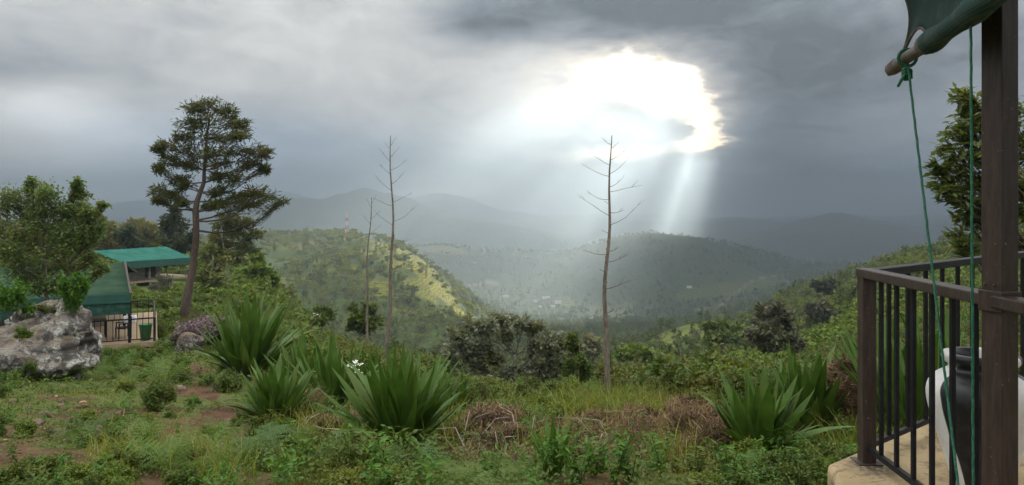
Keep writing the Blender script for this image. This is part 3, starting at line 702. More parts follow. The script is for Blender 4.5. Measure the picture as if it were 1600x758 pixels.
for a in [('yellow_tree', 'tall yellow leaved tree left of the dark round bush', 164, 140, [(160, 350, 14, 12), (172, 362, 16, 14), (156, 376, 16, 14), (176, 386, 14, 12)], 'yellow'),
          ('yellow_tree', 'yellow leaved tree right of the dark round bush', 232, 150, [(226, 358, 14, 12), (240, 366, 12, 12), (228, 378, 18, 12), (246, 384, 10, 10)], 'yellow'),
          ('round_tree', 'dark round tree standing between the yellow trees', 196, 135, [(190, 362, 12, 10), (204, 366, 14, 12), (194, 378, 16, 12), (212, 382, 10, 10)], 'pine'),
          ('hedge_tree', 'low yellowish tree on the rise behind the lodges', 212, 190, [(206, 350, 12, 7), (222, 352, 12, 7), (214, 360, 14, 8)], 'yellow'),
          ('bank_tree', 'light green feathery tree on the bank right of the pine', 405, 95, [(392, 408, 18, 10), (410, 418, 20, 12), (392, 428, 22, 12), (418, 436, 14, 10), (404, 446, 20, 10)], 'fresh'),
          ('bank_tree', 'olive bushy tree between the tall tree trunk and the pine', 330, 70, [(322, 396, 14, 14), (338, 410, 18, 14), (320, 424, 18, 14), (344, 434, 20, 14), (322, 446, 16, 12)], 'olive'),
          ('small_tree', 'small round dark tree at the foot of the thinner bare stalk', 567, 58, [(556, 488, 12, 11), (574, 484, 12, 10), (566, 500, 20, 12), (584, 502, 12, 12), (550, 508, 10, 10), (568, 516, 18, 10)], 'mid'),
          ('hill_bush_tree', 'low olive tree left of the small dark tree', 505, 62, [(496, 486, 13, 9), (510, 490, 13, 9), (502, 498, 16, 8)], 'mid'),
          ('spreading_tree', 'flat topped spreading tree right of the green knoll', 1128, 130, [(1110, 512, 14, 6), (1130, 508, 18, 6), (1150, 514, 18, 7), (1124, 520, 22, 7), (1142, 528, 22, 8), (1112, 530, 14, 8)], 'mid'),
          ('shaggy_tree', 'shaggy grey-olive tree with dead twigs before the terraced slope', 1205, 52, [(1188, 490, 16, 14), (1212, 484, 18, 14), (1232, 500, 18, 16), (1196, 512, 24, 16), (1222, 524, 24, 16), (1178, 520, 16, 14), (1240, 530, 14, 14), (1202, 540, 26, 14)], 'grey_green2'),
          ('flat_tree', 'flat topped light green tree in the dip right of the tallest bare stalk', 990, 120, [(974, 548, 14, 5), (992, 544, 16, 5), (1012, 550, 14, 5), (984, 556, 20, 6), (1006, 558, 14, 6)], 'fresh'),
          ('pale_tree', 'pale slender tree left of the tallest bare stalk in the valley', 925, 160, [(922, 532, 8, 10), (930, 540, 9, 10), (924, 552, 10, 10)], 'yellow2'),
          ('valley_tree', 'yellowish open tree right of the tallest bare stalk above the grass', 1003, 60, [(985, 582, 14, 10), (1004, 578, 16, 10), (1020, 588, 14, 10), (996, 596, 20, 10)], 'olive'),
          ('slope_tree', 'broad dark tree on the crest of the terraced slope', 1292, 240, [(1280, 446, 9, 5), (1294, 442, 10, 5), (1306, 446, 9, 5), (1290, 452, 14, 5)], 'pine'),
          ('slope_tree', 'round grey tree on the upper terraced slope near the railing post', 1282, 150, [(1272, 482, 10, 8), (1286, 478, 10, 8), (1294, 488, 10, 8), (1280, 494, 14, 8)], 'grey_green2'),
          ]:
    M.setdefault('grey_green2', leaf_mat('grey_olive_leaves', (.062, .064, .040), (.115, .112, .075), (.075, .085, .03), nscale=.8))
    M.setdefault('yellow2', leaf_mat('pale_leaves', (.16, .16, .075), (.24, .23, .12)))
    nm, lb, px, Y, it, lf = a
    tree_at(nm, lb, 'tree', px, Y, it, M[lf], M['bark_grey'], .012 * Y ** .6, lsize=.009 * Y ** .95 if Y > 70 else .18 + .003 * Y, aspect=.55, per=330, twigs=10)

# the dense tree in the middle, with bare inner boughs
b = at(800, 30, -.3)
it = pix_blobs(b, [(712, 520, 18, 12), (735, 510, 20, 14), (760, 505, 18, 12), (788, 500, 20, 10), (815, 503, 18, 10), (838, 512, 18, 12), (720, 540, 22, 14), (750, 535, 24, 16), (790, 525, 12, 10), (860, 525, 20, 12), (880, 535, 18, 12),
                   (740, 562, 26, 16), (770, 555, 22, 16), (840, 545, 22, 16), (870, 556, 22, 18), (820, 572, 30, 16), (780, 585, 30, 16), (850, 585, 26, 18), (700, 555, 14, 12), (895, 560, 16, 18)], 30, .8)
make_tree('dense_tree', 'broad grey-green tree with bare inner boughs at the middle of the slope edge', 'tree', b,
          [(.1, 0, 0, .2), (0, .05, .8, .17), (.1, 0, 1.6, .15), (0, 0, 2.4, .13), (.1, 0, 3.1, .10), (.15, 0, 3.8, .07)], it, M['grey_green'], M['bark_grey'], lsize=.19, aspect=.6, per=330, twigs=14, seed=4)
b = at(905, 27, -.3)
make_tree('upright_tree', 'dark upright bushy tree at the right end of the broad grey-green tree', 'tree', b,
          [(0, 0, 0, .08), (0, 0, 1.2, .07), (.05, 0, 2.4, .05), (0, 0, 3.6, .03)], pix_blobs(b, [(892, 532, 11, 11), (896, 548, 13, 13), (908, 560, 13, 12), (890, 572, 16, 16), (912, 580, 13, 18), (898, 598, 16, 16)], 27, .9), M['mid'], M['bark_dark'], lsize=.14, aspect=.5, per=520, seed=9)

# the tall dark tree
def tall_tree():
    Y = 42; b = at(290, Y, -.2); k = Y / F
    tp = [(292, 480, 8), (294, 465, 6.8), (297, 440, 6.0), (300, 420, 5.6), (302, 400, 5.3), (306, 380, 5.0), (308, 360, 5.0), (308, 345, 4.9), (307, 330, 5.0), (308, 315, 4.2), (312, 300, 3.6), (317, 285, 3.1), (318, 265, 2.6), (322, 245, 2.6), (324, 225, 2.0), (326, 200, 1.4), (328, 175, .8)]
    tr = []
    for px, py, r in tp:
        p = P(px, py, Y) - b; tr.append((p.x, .15 * math.sin(py * .05), p.z, r * k))
    tr.insert(0, (tr[0][0] - .05, 0, -.3, .42))
    it = [(325, 162, 22, 13), (345, 168, 18, 13), (308, 172, 16, 12), (358, 185, 22, 13), (300, 190, 20, 14), (330, 190, 26, 15), (376, 195, 12, 10), (318, 212, 30, 15), (352, 212, 26, 14), (386, 212, 16, 11), (282, 210, 16, 11),
          (262, 222, 16, 11), (248, 232, 9, 8), (290, 235, 24, 12), (366, 234, 24, 12), (398, 232, 16, 9), (420, 240, 13, 7), (270, 250, 20, 11), (330, 240, 20, 13), (252, 262, 12, 8), (300, 258, 18, 10), (352, 256, 22, 11), (392, 256, 18, 9), (412, 262, 10, 7),
          (268, 278, 18, 9), (286, 288, 14, 8), (340, 276, 14, 8), (374, 276, 16, 9), (256, 300, 16, 9), (242, 312, 10, 6), (276, 306, 14, 8), (344, 300, 14, 7), (370, 304, 16, 8), (396, 298, 18, 8), (418, 306, 18, 9), (436, 316, 10, 7), (352, 318, 18, 7), (390, 318, 16, 7), (330, 322, 10, 5), (288, 316, 10, 5)]
    make_tree('tall_tree', 'tall dark feathery tree with a bare leaning trunk beside the lodges', 'tree', b, tr, pix_blobs(b, it, Y, .9), M['silky'], M['bark_dark'], lsize=.28, aspect=.22, per=430, twigs=15, seed=21, rise=.32, limb_r=.36, limbs_as_parts=True, spread=.55)
tall_tree()

# the lacy tree on the boulder
def lacy_tree():
    Y = 17; b = P(72, 480, Y); tr = []
    for i in range(8): tr.append((.02 * math.sin(i * 1.7), .02 * math.cos(i), i * .16, .045 - .004 * i))
    it = [(20, 300, 22, 14), (50, 292, 22, 14), (82, 300, 22, 14), (124, 300, 12, 10), (128, 320, 14, 10), (4, 320, 22, 16), (36, 322, 26, 18), (72, 326, 26, 18), (104, 326, 24, 16), (140, 330, 14, 10), (160, 320, 8, 5), (152, 352, 14, 10), (-20, 350, 26, 22), (14, 352, 28, 20), (52, 356, 28, 20), (92, 356, 28, 20), (124, 354, 22, 16), (148, 372, 16, 10),
          (10, 386, 28, 20), (48, 388, 30, 22), (88, 390, 30, 20), (122, 384, 26, 16), (30, 416, 28, 18), (66, 420, 30, 20), (104, 416, 26, 18), (140, 404, 14, 10), (60, 446, 26, 16), (92, 444, 24, 16), (164, 418, 12, 8), (36, 440, 18, 12), (48, 284, 8, 6), (122, 288, 6, 8)]
    make_tree('lacy_tree', 'fine leaved bushy tree with long sprays growing on top of the boulder', 'tree', b, tr, pix_blobs(b, it, Y, .8), M['lacy'], M['bark_grey'], lsize=.078, aspect=.55, per=600, twigs=16, seed=31, spread=.85)
lacy_tree()

# the tree behind the veranda railing
def veranda_tree():
    Y = 12; b = at(1640, Y, -.3); z = P(0, 330, Y).z - b.z; tr = []
    for i in range(10):
        t = i / 9; tr.append((-.25 * t + .06 * math.sin(i), 0, t * (z + 1.6), .12 * (1 - .75 * t)))
    it = [(1505, 150, 16, 14), (1520, 170, 22, 16), (1545, 165, 24, 22), (1580, 160, 24, 20), (1620, 170, 34, 26), (1500, 200, 20, 16), (1530, 205, 26, 20), (1575, 205, 28, 22), (1485, 235, 22, 16), (1520, 240, 26, 18), (1560, 245, 28, 22), (1605, 240, 30, 24), (1465, 262, 16, 14), (1490, 275, 24, 16), (1530, 280, 28, 18), (1575, 285, 28, 20), (1470, 295, 14, 12), (1502, 308, 22, 14), (1540, 315, 24, 16), (1600, 300, 26, 20), (1520, 335, 18, 12), (1585, 335, 24, 16), (1500, 370, 14, 14), (1520, 385, 18, 14), (1595, 375, 26, 20), (1660, 220, 40, 40), (1650, 300, 40, 40)]
    make_tree('veranda_tree', 'leafy tree with long pointed leaves standing beyond the brown post', 'tree', b, tr, pix_blobs(b, it, Y, .8), M['glossy'], M['bark_dark'], lsize=.15, aspect=.42, per=230, twigs=13, seed=41, up=1.0, limb_r=.35, spread=.8)
veranda_tree()

# bare flower stalks
def stalk(label, px, Y, top, r, arms, seed, base_row=None):
    rng = np.random.default_rng(seed); b = at(px, Y, -.2); zt = P(px, top, Y).z - b.z; k = Y / F
    root = empty('dead_flower_stalk', b); root.rotation_euler = (0, math.radians((seed % 3 - 1) * .9 + .35), 0); tag(root, label, 'dead stalk', 'bare flower stalks on the slope edge')
    m = MB(); n = 16
    cx = lambda t: (.07 * math.sin(t * 5 + seed) + .025 * math.sin(t * 17 + seed * 3)) * min(1, t * 4)
    m.tube([(cx(i / n), .03 * math.cos(i), zt * i / n) for i in range(n + 1)], [r * (1 - .86 * (i / n) ** 1.1) for i in range(n + 1)], 9)
    for i in range(26):
        t = rng.uniform(.1, .7); a = rng.uniform(0, TAU); rr = r * (1 - .86 * t); m.box((cx(t) + math.cos(a) * rr, math.sin(a) * rr, zt * t), (.025, .025, .05))
    m.build('stem', M['stalk'], root, smooth=False)
    for (py, side, dx, dy) in arms:
        z = P(px, py, Y).z - b.z; t = z / zt; p0 = Vector((cx(t), 0, z)); dx *= rng.uniform(.75, 1.1); dy *= rng.uniform(.6, 1.25); e = p0 + Vector((dx * k, rng.uniform(-.5, .5) * abs(dx) * k, dy * k))
        br = MB(); ra = max(.006, r * .20 * (1.2 - t)); mid = p0.lerp(e, .5) + Vector((0, 0, -abs(dx) * k * rng.uniform(-.02, .14)))
        br.tube([p0, p0.lerp(mid, .5) + Vector((0, 0, -.01)), mid, mid.lerp(e, .5), e], [ra, ra * .85, ra * .7, ra * .5, ra * .3], 5)
        for q in range(3):
            s0 = mid.lerp(e, rng.uniform(0, .9)); br.tube([s0, s0 + Vector((dx * k * rng.uniform(.1, .25), rng.uniform(-.1, .1), abs(dx) * k * rng.uniform(.05, .3)))], [ra * .4, ra * .2], 4)
        br.build('branch', M['stalk'], root)
stalk('tallest bare flower stalk, standing alone right of centre before the valley', 953, 14, 212, .062,
      [(232, 1, 14, 14), (226, -1, -14, 12), (250, 1, 22, 14), (258, -1, -26, 16), (272, 1, 34, 22), (276, -1, -44, 28), (292, 1, 26, 20), (300, 1, 44, 10), (312, -1, -36, 16), (318, -1, -8, 4), (338, -1, -48, 26), (352, 1, 52, 36), (332, 1, 24, 4), (364, -1, -10, 4), (392, 1, 24, 6), (398, -1, -52, 10), (410, 1, 48, 16), (424, -1, -10, 6), (452, 1, 38, 14), (490, 1, 14, 4), (500, -1, -6, 4)], 3)
stalk('bare flower stalk left of centre, the taller of the pair', 603, 18, 212, .058,
      [(228, 1, 10, 12), (232, -1, -8, 12), (246, 1, 16, 14), (252, -1, -16, 18), (266, 1, 24, 18), (272, -1, -20, 20), (288, 1, 26, 18), (298, -1, -28, 26), (316, 1, 38, 20), (322, -1, -30, 16), (346, 1, 40, 22), (352, -1, -26, 22), (384, 1, 34, 12), (392, -1, -24, 20), (420, 1, 18, 4), (432, -1, -22, 14)], 5)
stalk('thinner shorter bare flower stalk of the left pair', 573, 24, 308, .055,
      [(318, 1, 8, 14), (326, -1, -10, 14), (342, 1, 14, 14), (350, -1, -14, 16), (366, 1, 18, 14), (376, -1, -22, 10), (394, 1, 22, 8), (404, -1, -14, 12), (430, 1, 14, 6)], 8)

# ---------------------------------------------------------------- agaves: every sword leaf is a part
def sword_mesh(i, L, w, bend, seed):
    rng = np.random.default_rng(seed); n = 9; V = []; Fq = []
    tw = rng.uniform(-.25, .25)
    for k in range(n + 1):
        t = k / n; z = L * t; wid = w * (.55 + 1.1 * t - .2 * t * t) if t < .45 else w * (.55 + 1.1 * .45 - .04) * (1 - ((t - .45) / .55) ** 1.55)
        y = bend * L * t ** 2.4; fold = .30 * wid; a = tw * t
        for s, d in ((-1, 0), (0, 1), (1, 0)):
            x = s * wid / 2; yy = -d * fold * (1 - .5 * t)
            V.append((x * math.cos(a) - yy * math.sin(a), y + x * math.sin(a) + yy * math.cos(a), z * (1 - .12 * bend * t)))
    V = V[:-3] + [((V[-3][0] + V[-1][0]) / 2, V[-2][1], V[-2][2])]
    for k in range(n - 1):
        for j in (0, 1):
            a = k * 3 + j; Fq.append((a, a + 1, a + 4, a + 3))
    e = (n - 1) * 3; tip = len(V) - 1; Fq += [(e, e + 1, tip), (e + 1, e + 2, tip)]
    me = bpy.data.meshes.new('leaf'); me.from_pydata(V, [], Fq); me.materials.append(M['agave']); me.polygons.foreach_set('use_smooth', [True] * len(Fq)); me.update()
    return me
SW = [sword_mesh(i, 1.0, .085 + .012 * (i % 3), [-.02, .05, .12, -.08, .2, .02, .42, .3][i], 60 + i) for i in range(8)]
SWY = []
for i in (2, 4):
    m_ = SW[i].copy(); m_.materials.clear(); m_.materials.append(M['agave_dry']); SWY.append(m_)
SWD = []
for i in (4, 7):
    m_ = SW[i].copy(); m_.materials.clear(); m_.materials.append(M['dead_leaf']); SWD.append(m_)
def agave(px, base_row, top_row, n, label, seed, open_=62, Y=None, wide=1.0, yellow=2, lean=(0, 0)):
    rng = random.Random(seed)
    b = ground_at(px, base_row) if Y is None else at(px, Y); b.z -= .04
    L = (EYE + (HOR - top_row) / F * b.y - b.z) * 1.03
    root = empty('agave', b); tag(root, label, 'agave', 'agaves along the slope edge')
    core = MB(); core.lathe([(.0, -.1), (.11 * L, -.05), (.10 * L, .1 * L), (.03 * L, .3 * L), (0, .36 * L)], 10); core.build('heart', M['agave'], root, smooth=True)
    for k in range(n):
        t = (k + .5) / n; tilt = math.radians(open_ * (1 - t) ** .8 * rng.uniform(.8, 1.1) + 2)
        az = k * 2.39996 + rng.uniform(-.25, .25); s = L * rng.uniform(.70, 1.06) * (1 - .18 * (1 - t)); tilt += math.radians(rng.gauss(0, 3.5))
        yl = yellow and k < yellow
        o = link('leaf', rng.choice(SWY if yl else (SW if rng.random() < .35 else SW[:4] + SW[5:6])), root)
        M_ = Matrix.Rotation(az, 4, 'Z') @ Matrix.Rotation(-tilt, 4, 'X') @ Matrix.Rotation(rng.uniform(-.3, .3), 4, 'Z')
        o.matrix_local = Matrix.Translation((-.05 * L * math.sin(az) + lean[0] * s * t * .1, .05 * L * math.cos(az), .02 * L)) @ M_ @ Matrix.Diagonal((s * wide * rng.uniform(.85, 1.15), s, s, 1))
    for k in range(max(3, n // 7)):   # dead skirt under the crown
        az = rng.uniform(0, TAU); s = L * rng.uniform(.45, .75); o = link('dead_leaf', rng.choice(SWD), root)
        o.matrix_local = Matrix.Translation((-.07 * L * math.sin(az), .07 * L * math.cos(az), .06 * L)) @ Matrix.Rotation(az, 4, 'Z') @ Matrix.Rotation(-math.radians(rng.uniform(78, 112)), 4, 'X') @ Matrix.Diagonal((s * .8, s, s, 1))
    return root
agave(625, 704, 534, 80, 'largest agave with a tall fan of dark green sword leaves, left of centre', 1, 54, wide=1.45)
agave(430, 664, 556, 66, 'agave with pale green upright leaves in front of the purple bush', 2, 52, wide=1.4)
agave(388, 592, 456, 78, 'tall agave with long dark leaves right beside the purple flowering bush', 3, 54, wide=1.15)
agave(522, 648, 522, 46, 'agave half hidden between the largest agave and the pale green one', 4, 42, wide=1.1)
agave(722, 652, 582, 30, 'small agave with short leaves just right of the largest agave', 5, 50, wide=1.2)
agave(392, 488, 455, 40, 'farthest agave, a low spread of leaves at the right of the purple bush top', 6, 75, Y=27, wide=.9)
agave(866, 742, 638, 11, 'thin agave of a few broad leaves in the dead bracken at bottom centre', 7, 40, wide=1.35, yellow=0)
agave(1186, 722, 572, 50, 'agave with spreading leaves left of its taller neighbour by the concrete corner', 8, 46, wide=1.45)
agave(1262, 696, 540, 70, 'tall dense agave standing left of the railing corner post', 9, 32, wide=1.5)
agave(1300, 640, 540, 26, 'agave behind the dead bracken mound at the railing corner post', 10, 45, wide=1.1)
agave(1432, 640, 470, 46, 'tall agave seen through the railing left of the black and white jar', 11, 42, Y=8.6)
agave(1390, 650, 500, 34, 'agave seen through the railing next to the corner post', 12, 50, Y=9.6)
agave(1492, 640, 478, 34, 'agave seen through the railing above the black and white jar', 13, 50, Y=9.2)
agave(1033, 720, 665, 7, 'tiny agave of a few leaves in the dead bracken right of the bare stalk', 14, 45, wide=1.3, yellow=0)
agave(938, 740, 690, 7, 'tiny agave at the lower edge under the tallest bare stalk', 15, 40, wide=1.4, yellow=0)

agave(472, 618, 520, 44, 'agave with slim upright leaves behind the pale green one', 16, 44, wide=1.0)
agave(582, 640, 545, 40, 'agave right behind the left side of the largest agave', 17, 44, wide=1.1)
agave(675, 655, 562, 36, 'agave right behind the right side of the largest agave', 18, 46, wide=1.1)
agave(1222, 664, 560, 40, 'agave between the spreading and the tall dense one, a step behind them', 19, 40, wide=1.3)
agave(1150, 690, 620, 22, 'low agave at the left end of the right hand clump', 20, 50, wide=1.3)
# ---------------------------------------------------------------- ferns
def frond_mesh(seed, mat, L=1.0, arch=.55):
    rng = np.random.default_rng(seed); V = []; Fq = []
    def q(a, b, c, d): n = len(V); V.extend([a, b, c, d]); Fq.append((n, n + 1, n + 2, n + 3))
    def rachis(t): return np.array([.04 * math.sin(t * 3 + seed), L * t * (1 - .12 * arch * t), L * (.95 * t - arch * t * t * 1.15)])
    N = 12
    for k in range(N):
        a, b = rachis(k / N), rachis((k + 1) / N); w = .012 * (1 - k / N) + .002; q(a + [-w, 0, 0], a + [w, 0, 0], b + [w, 0, 0], b + [-w, 0, 0])
        t = (k + .5) / N
        if t < .18: continue
        c = rachis(t); tl = .36 * L * math.sin(math.pi * min(1, (t - .05) / .95) ** .62) ** .9 * rng.uniform(.85, 1.1) + .02
        for s in (-1, 1):
            d = np.array([s * .92, .42, -.10 + .1 * rng.normal()]); d /= np.linalg.norm(d); up = np.array([0, -.35, .8]); fw = np.cross(up, d) * s; fw /= np.linalg.norm(fw)
            nl = 9 if tl > .12 else 4
            for j in range(nl):
                tt = (j + .3) / nl; p = c + d * tl * tt + np.array([0, 0, -.22 * tl * tt * tt]); ll = tl * .105 * (1 - .75 * tt) + .006
                for s2 in (-1, 1):
                    e = p + (fw * s2 * .9 + d * .45) * ll; w2 = d * tl / nl * .30
                    q(p - w2, p + w2, e + w2 * .5, e - w2 * .35)
    return mesh_np('frond', V, Fq, mat)
FR = [frond_mesh(i, M['fern'], 1, a) for i, a in enumerate((.5, .65, .4, .8))]; FRD = [frond_mesh(i + 9, M['fern_dark'], 1, a) for i, a in enumerate((.5, .7))]
def fern(px, row, size_px, label, n=7, dark=False, group='ferns on the bank', rnd=None):
    rnd = rnd or random.Random(int(px * 7 + row)); b = ground_at(px, row); b.z -= .02; L = size_px / F * b.y
    root = empty('fern', b, rnd.uniform(0, TAU)); tag(root, label, 'fern', group)
    for k in range(n):
        o = link('frond', rnd.choice(FRD if dark else FR), root); s = L * rnd.uniform(.75, 1.1)
        o.rotation_euler = (rnd.uniform(.0, .55), rnd.uniform(-.25, .25), TAU * k / n + rnd.uniform(-.35, .35)); o.scale = (s, s, s); o.location = (0, 0, 0)
for a in [(262, 738, 92, 'large pale green fern clump at the lower left edge of the trail', 12), (225, 700, 70, 'pale fern on the left side of the red trail', 9), (318, 742, 84, 'pale fern at the bottom edge below the trail', 9), (296, 706, 60, 'small pale fern on the trail edge below the leafy shrub', 8),
          (132, 690, 58, 'grey-green fern beside the dark clod on the left slope', 8), (432, 708, 84, 'dark fern with arching fronds under the pale green agave', 8), (396, 722, 70, 'fern left of the dark arching fern at the foot of the agave', 7),
          (186, 640, 46, 'light fern in the middle of the left slope', 7), (258, 604, 56, 'tall light fern above the leafy shrub', 9), (238, 590, 44, 'light fern left of the small rock', 7), (118, 590, 50, 'drooping fern at the right foot of the big boulder', 9), (148, 596, 44, 'fern under the lodge deck next to the boulder', 8), (180, 584, 38, 'small fern under the lodge deck edge', 7),
          (200, 608, 36, 'small fern between the boulder and the leafy shrub', 6), (352, 690, 56, 'fern at the trail right side before the agaves', 7), (388, 640, 50, 'fern left of the pale green agave', 7), (330, 604, 44, 'fern at the foot of the tall agave by the purple bush', 7), (345, 640, 38, 'small fern on bare red soil left of the agaves', 6),
          (648, 748, 74, 'dark fern right under the largest agave', 9), (705, 752, 66, 'fern at the bottom edge right of the largest agave', 8), (745, 757, 50, 'fern at the bottom edge before the bracken mound', 7), (560, 738, 46, 'small fern below the left of the largest agave', 7),
          (1166, 738, 64, 'grey-green drooping fern at the left foot of the right hand agaves', 8), (1196, 757, 60, 'fern at the bottom edge below the right hand agaves', 8), (1246, 748, 70, 'bright fern left of the concrete corner', 9), (1312, 690, 52, 'dark fern between the tall agave and the corner post', 8), (1284, 706, 46, 'dark fern against the concrete corner', 7),
          (1030, 704, 50, 'pale fern in the dead bracken right of the bare stalk', 7), (842, 668, 40, 'pale fern above the dead bracken at centre', 7), (808, 752, 44, 'small fern at the bottom edge left of the thin agave', 7), (60, 735, 40, 'little fern in the lower left corner', 6), (1120, 668, 40, 'fern in the grass left of the right hand agaves', 6)]:
    fern(a[0], a[1], a[2], a[3], a[4], dark='dark' in a[3])
# ---------------------------------------------------------------- shrubs
SH = dict(fresh=bush_meshes('fresh', M['fresh'], M['bark_grey'], 3, .075, .5, seed=1, nl=3200), mid=bush_meshes('mid', M['mid'], M['bark_grey'], 3, .08, .5, seed=2, nl=3000), bright=bush_meshes('bright', M['bright'], M['bark_grey'], 2, .15, .5, seed=3, nl=900),
          mauve=bush_meshes('mauve', M['mauve'], M['bark_grey'], 1, .045, .5, seed=4, nl=8000, lobes=16, extra=M['pink']), olive=bush_meshes('olive', M['olive'], M['bark_grey'], 3, .07, .42, seed=5, nl=3000), grey=bush_meshes('grey', M['grey_green2'], M['twig'], 2, .055, .5, seed=6, nl=2200), far=bush_meshes('far', M['fresh'], M['bark_grey'], 2, .16, .6, seed=8, nl=1100))
def shrub(kind, px, row, wpx, hpx, label, Y=None, group=None, name='shrub', cat='shrub', loc=None):
    b = loc or (at(px, Y) if Y else ground_at(px, row)); k = b.y / F; ms = SH[kind]; b.z -= .05
    sx = wpx * k / 1.2; b.z -= .04; return put_bush(kind, ms[R.randrange(len(ms))], b, sx, sx, hpx * k / .85, label, group, name=name, cat=cat)
shrub('mauve', 306, 532, 112, 62, 'rounded bush covered in small mauve flowers below the tall dark tree', Y=26, name='flowering_bush', cat='bush')
shrub('mid', 240, 640, 66, 50, 'small leafy shrub standing in the middle of the left slope', Y=None, name='leafy_shrub')
shrub('fresh', 455, 545, 78, 70, 'bright light green bush right behind the tall agave', Y=22)
shrub('fresh', 425, 520, 54, 46, 'light green bush at the left of the bright bush behind the agaves', Y=28)
shrub('olive', 500, 560, 60, 50, 'olive bush behind the half hidden agave', Y=20)
shrub('fresh', 545, 590, 60, 46, 'light green bush in front of the pair of bare stalks', Y=19)
shrub('olive', 640, 600, 66, 50, 'olive green bush right of the pair of bare stalks', Y=22)
shrub('fresh', 640, 560, 50, 30, 'pale bush below the sunlit hill right of the taller stalk', Y=34)
shrub('fresh', 700, 632, 70, 50, 'light green bush behind the right side of the largest agave', Y=14)
shrub('mid', 770, 640, 80, 56, 'green bush in front of the broad grey-green tree', Y=15)
shrub('olive', 820, 648, 76, 54, 'olive bush below the right half of the broad grey-green tree', Y=14)
shrub('fresh', 880, 652, 70, 60, 'light green bush left of the tallest bare stalk', Y=15)
shrub('mid', 915, 640, 50, 40, 'green bush close behind the tallest bare stalk', Y=18)
shrub('olive', 990, 640, 70, 36, 'olive bush right of the tallest bare stalk', Y=20)
shrub('fresh', 1062, 655, 90, 78, 'large leafy green bush between the bare stalk and the right agaves', Y=16)
shrub('mid', 1110, 655, 96, 90, 'tall leafy bush left of the right hand agaves', Y=15)
shrub('fresh', 1150, 640, 80, 70, 'yellow green bush behind the left one of the right hand agaves', Y=18)
shrub('olive', 1215, 620, 90, 60, 'olive bush behind the right hand agaves', Y=20)
shrub('fresh', 1290, 610, 80, 60, 'light bush behind the tall dense agave', Y=16)
shrub('mid', 1330, 590, 50, 50, 'green bush right behind the corner post', Y=14)
for i, (px, Y, w, h, kd) in enumerate([(1345, 18, 80, 110, 'olive'), (1390, 16, 90, 90, 'fresh'), (1440, 15, 100, 100, 'mid'), (1500, 14, 100, 110, 'fresh'), (1560, 12, 110, 110, 'mid'), (1620, 11, 130, 130, 'olive'), (1580, 9.5, 90, 90, 'mid'), (1470, 10.5, 80, 70, 'olive'), (1520, 10, 80, 70, 'fresh')]):
    shrub(kd, px, 0, w, h, 'green shrub of the thicket seen through the veranda railing', Y=Y, group='shrubs behind the railing')
for px, Y, w, h, kd, lb in [(470, 10.6, 70, 46, 'olive', 'dark tangled low shrub between the pale green and the largest agave'), (545, 10.2, 60, 50, 'mid', 'low shrub at the left foot of the largest agave'), (500, 12.8, 70, 56, 'mid', 'leafy shrub filling the gap behind the pale green agave'), (350, 13.4, 60, 40, 'mid', 'low leafy shrub at the left foot of the tall agave'),
        (575, 14, 70, 60, 'olive', 'olive shrub behind the largest agave on its left'), (670, 13.2, 80, 70, 'fresh', 'light green shrub behind the largest agave on its right'), (735, 12.4, 70, 60, 'olive', 'olive shrub beside the small agave at the right of the largest'), (775, 11.6, 70, 40, 'mid', 'low green shrub at the upper edge of the dead bracken'),
        (1130, 11.8, 80, 66, 'mid', 'green shrub right behind the left of the right hand agaves'), (1090, 12.6, 80, 60, 'fresh', 'light shrub at the right edge of the tall grass'), (1040, 13.4, 70, 50, 'olive', 'olive shrub in the tall grass right of the tallest bare stalk'), (860, 12.8, 70, 46, 'fresh', 'light low shrub in the grass left of the tallest bare stalk'), (910, 13.6, 60, 44, 'mid', 'small green shrub left beside the foot of the tallest bare stalk'),
        (420, 17, 70, 60, 'olive', 'olive shrub right behind the tall agave by the purple bush'), (330, 9.2, 46, 34, 'mid', 'low shrub at the right edge of the trail')]:
    shrub(kd, px, 0, w, h, lb, Y=Y)
for i in range(90):   # thicket on the falling slope beyond the edge
    px = R.uniform(420, 1330); Y = math.exp(R.uniform(math.log(13.5), math.log(60)))
    if px < 540 and Y < 26 or px < 660 and Y < 17: continue
    shrub(R.choice(['olive', 'mid', 'fresh', 'fresh'] if Y < 30 else ['far', 'olive', 'mid', 'fresh', 'far']), px, 0, (.62 if 660 < px < 960 and Y < 30 else 1) * 1142 / Y * R.uniform(1.2, 2.2), (.62 if 660 < px < 960 and Y < 30 else 1) * 1142 / Y * R.uniform(.9, 1.5), 'leafy shrub of the thicket covering the falling slope', Y=Y, group='shrubs on the falling slope')
for i in range(46):   # overgrown ground round the lodges
    px = R.uniform(150, 420); Y = math.exp(R.uniform(math.log(34), math.log(100)))
    if px < 250 and Y < 45: continue
    shrub(R.choice(['far', 'olive', 'mid', 'olive', 'grey']), px, 0, 1142 / Y * R.uniform(.8, 2.), 1142 / Y * R.uniform(.5, 1.3), 'bush in the overgrown slope between the two lodges and the tall tree', Y=Y, group='bushes by the lodges')
shrub('grey', 262, 0, 44, 34, 'pale green small tree-like bush in front of the far lodge wall', Y=84)
shrub('grey', 236, 0, 30, 22, 'low grey bush at the left end of the far lodge deck', Y=80)
for i, (px, Y, w, h) in enumerate([(255, 29, 40, 20), (272, 27, 46, 26), (345, 24, 40, 30), (355, 19, 36, 30), (262, 36, 50, 30)]):
    shrub('bright' if i % 2 else 'fresh', px, 0, w, h, 'low bright green shrub on the ground around the mauve flowering bush', Y=Y, group='low shrubs round the flowering bush')
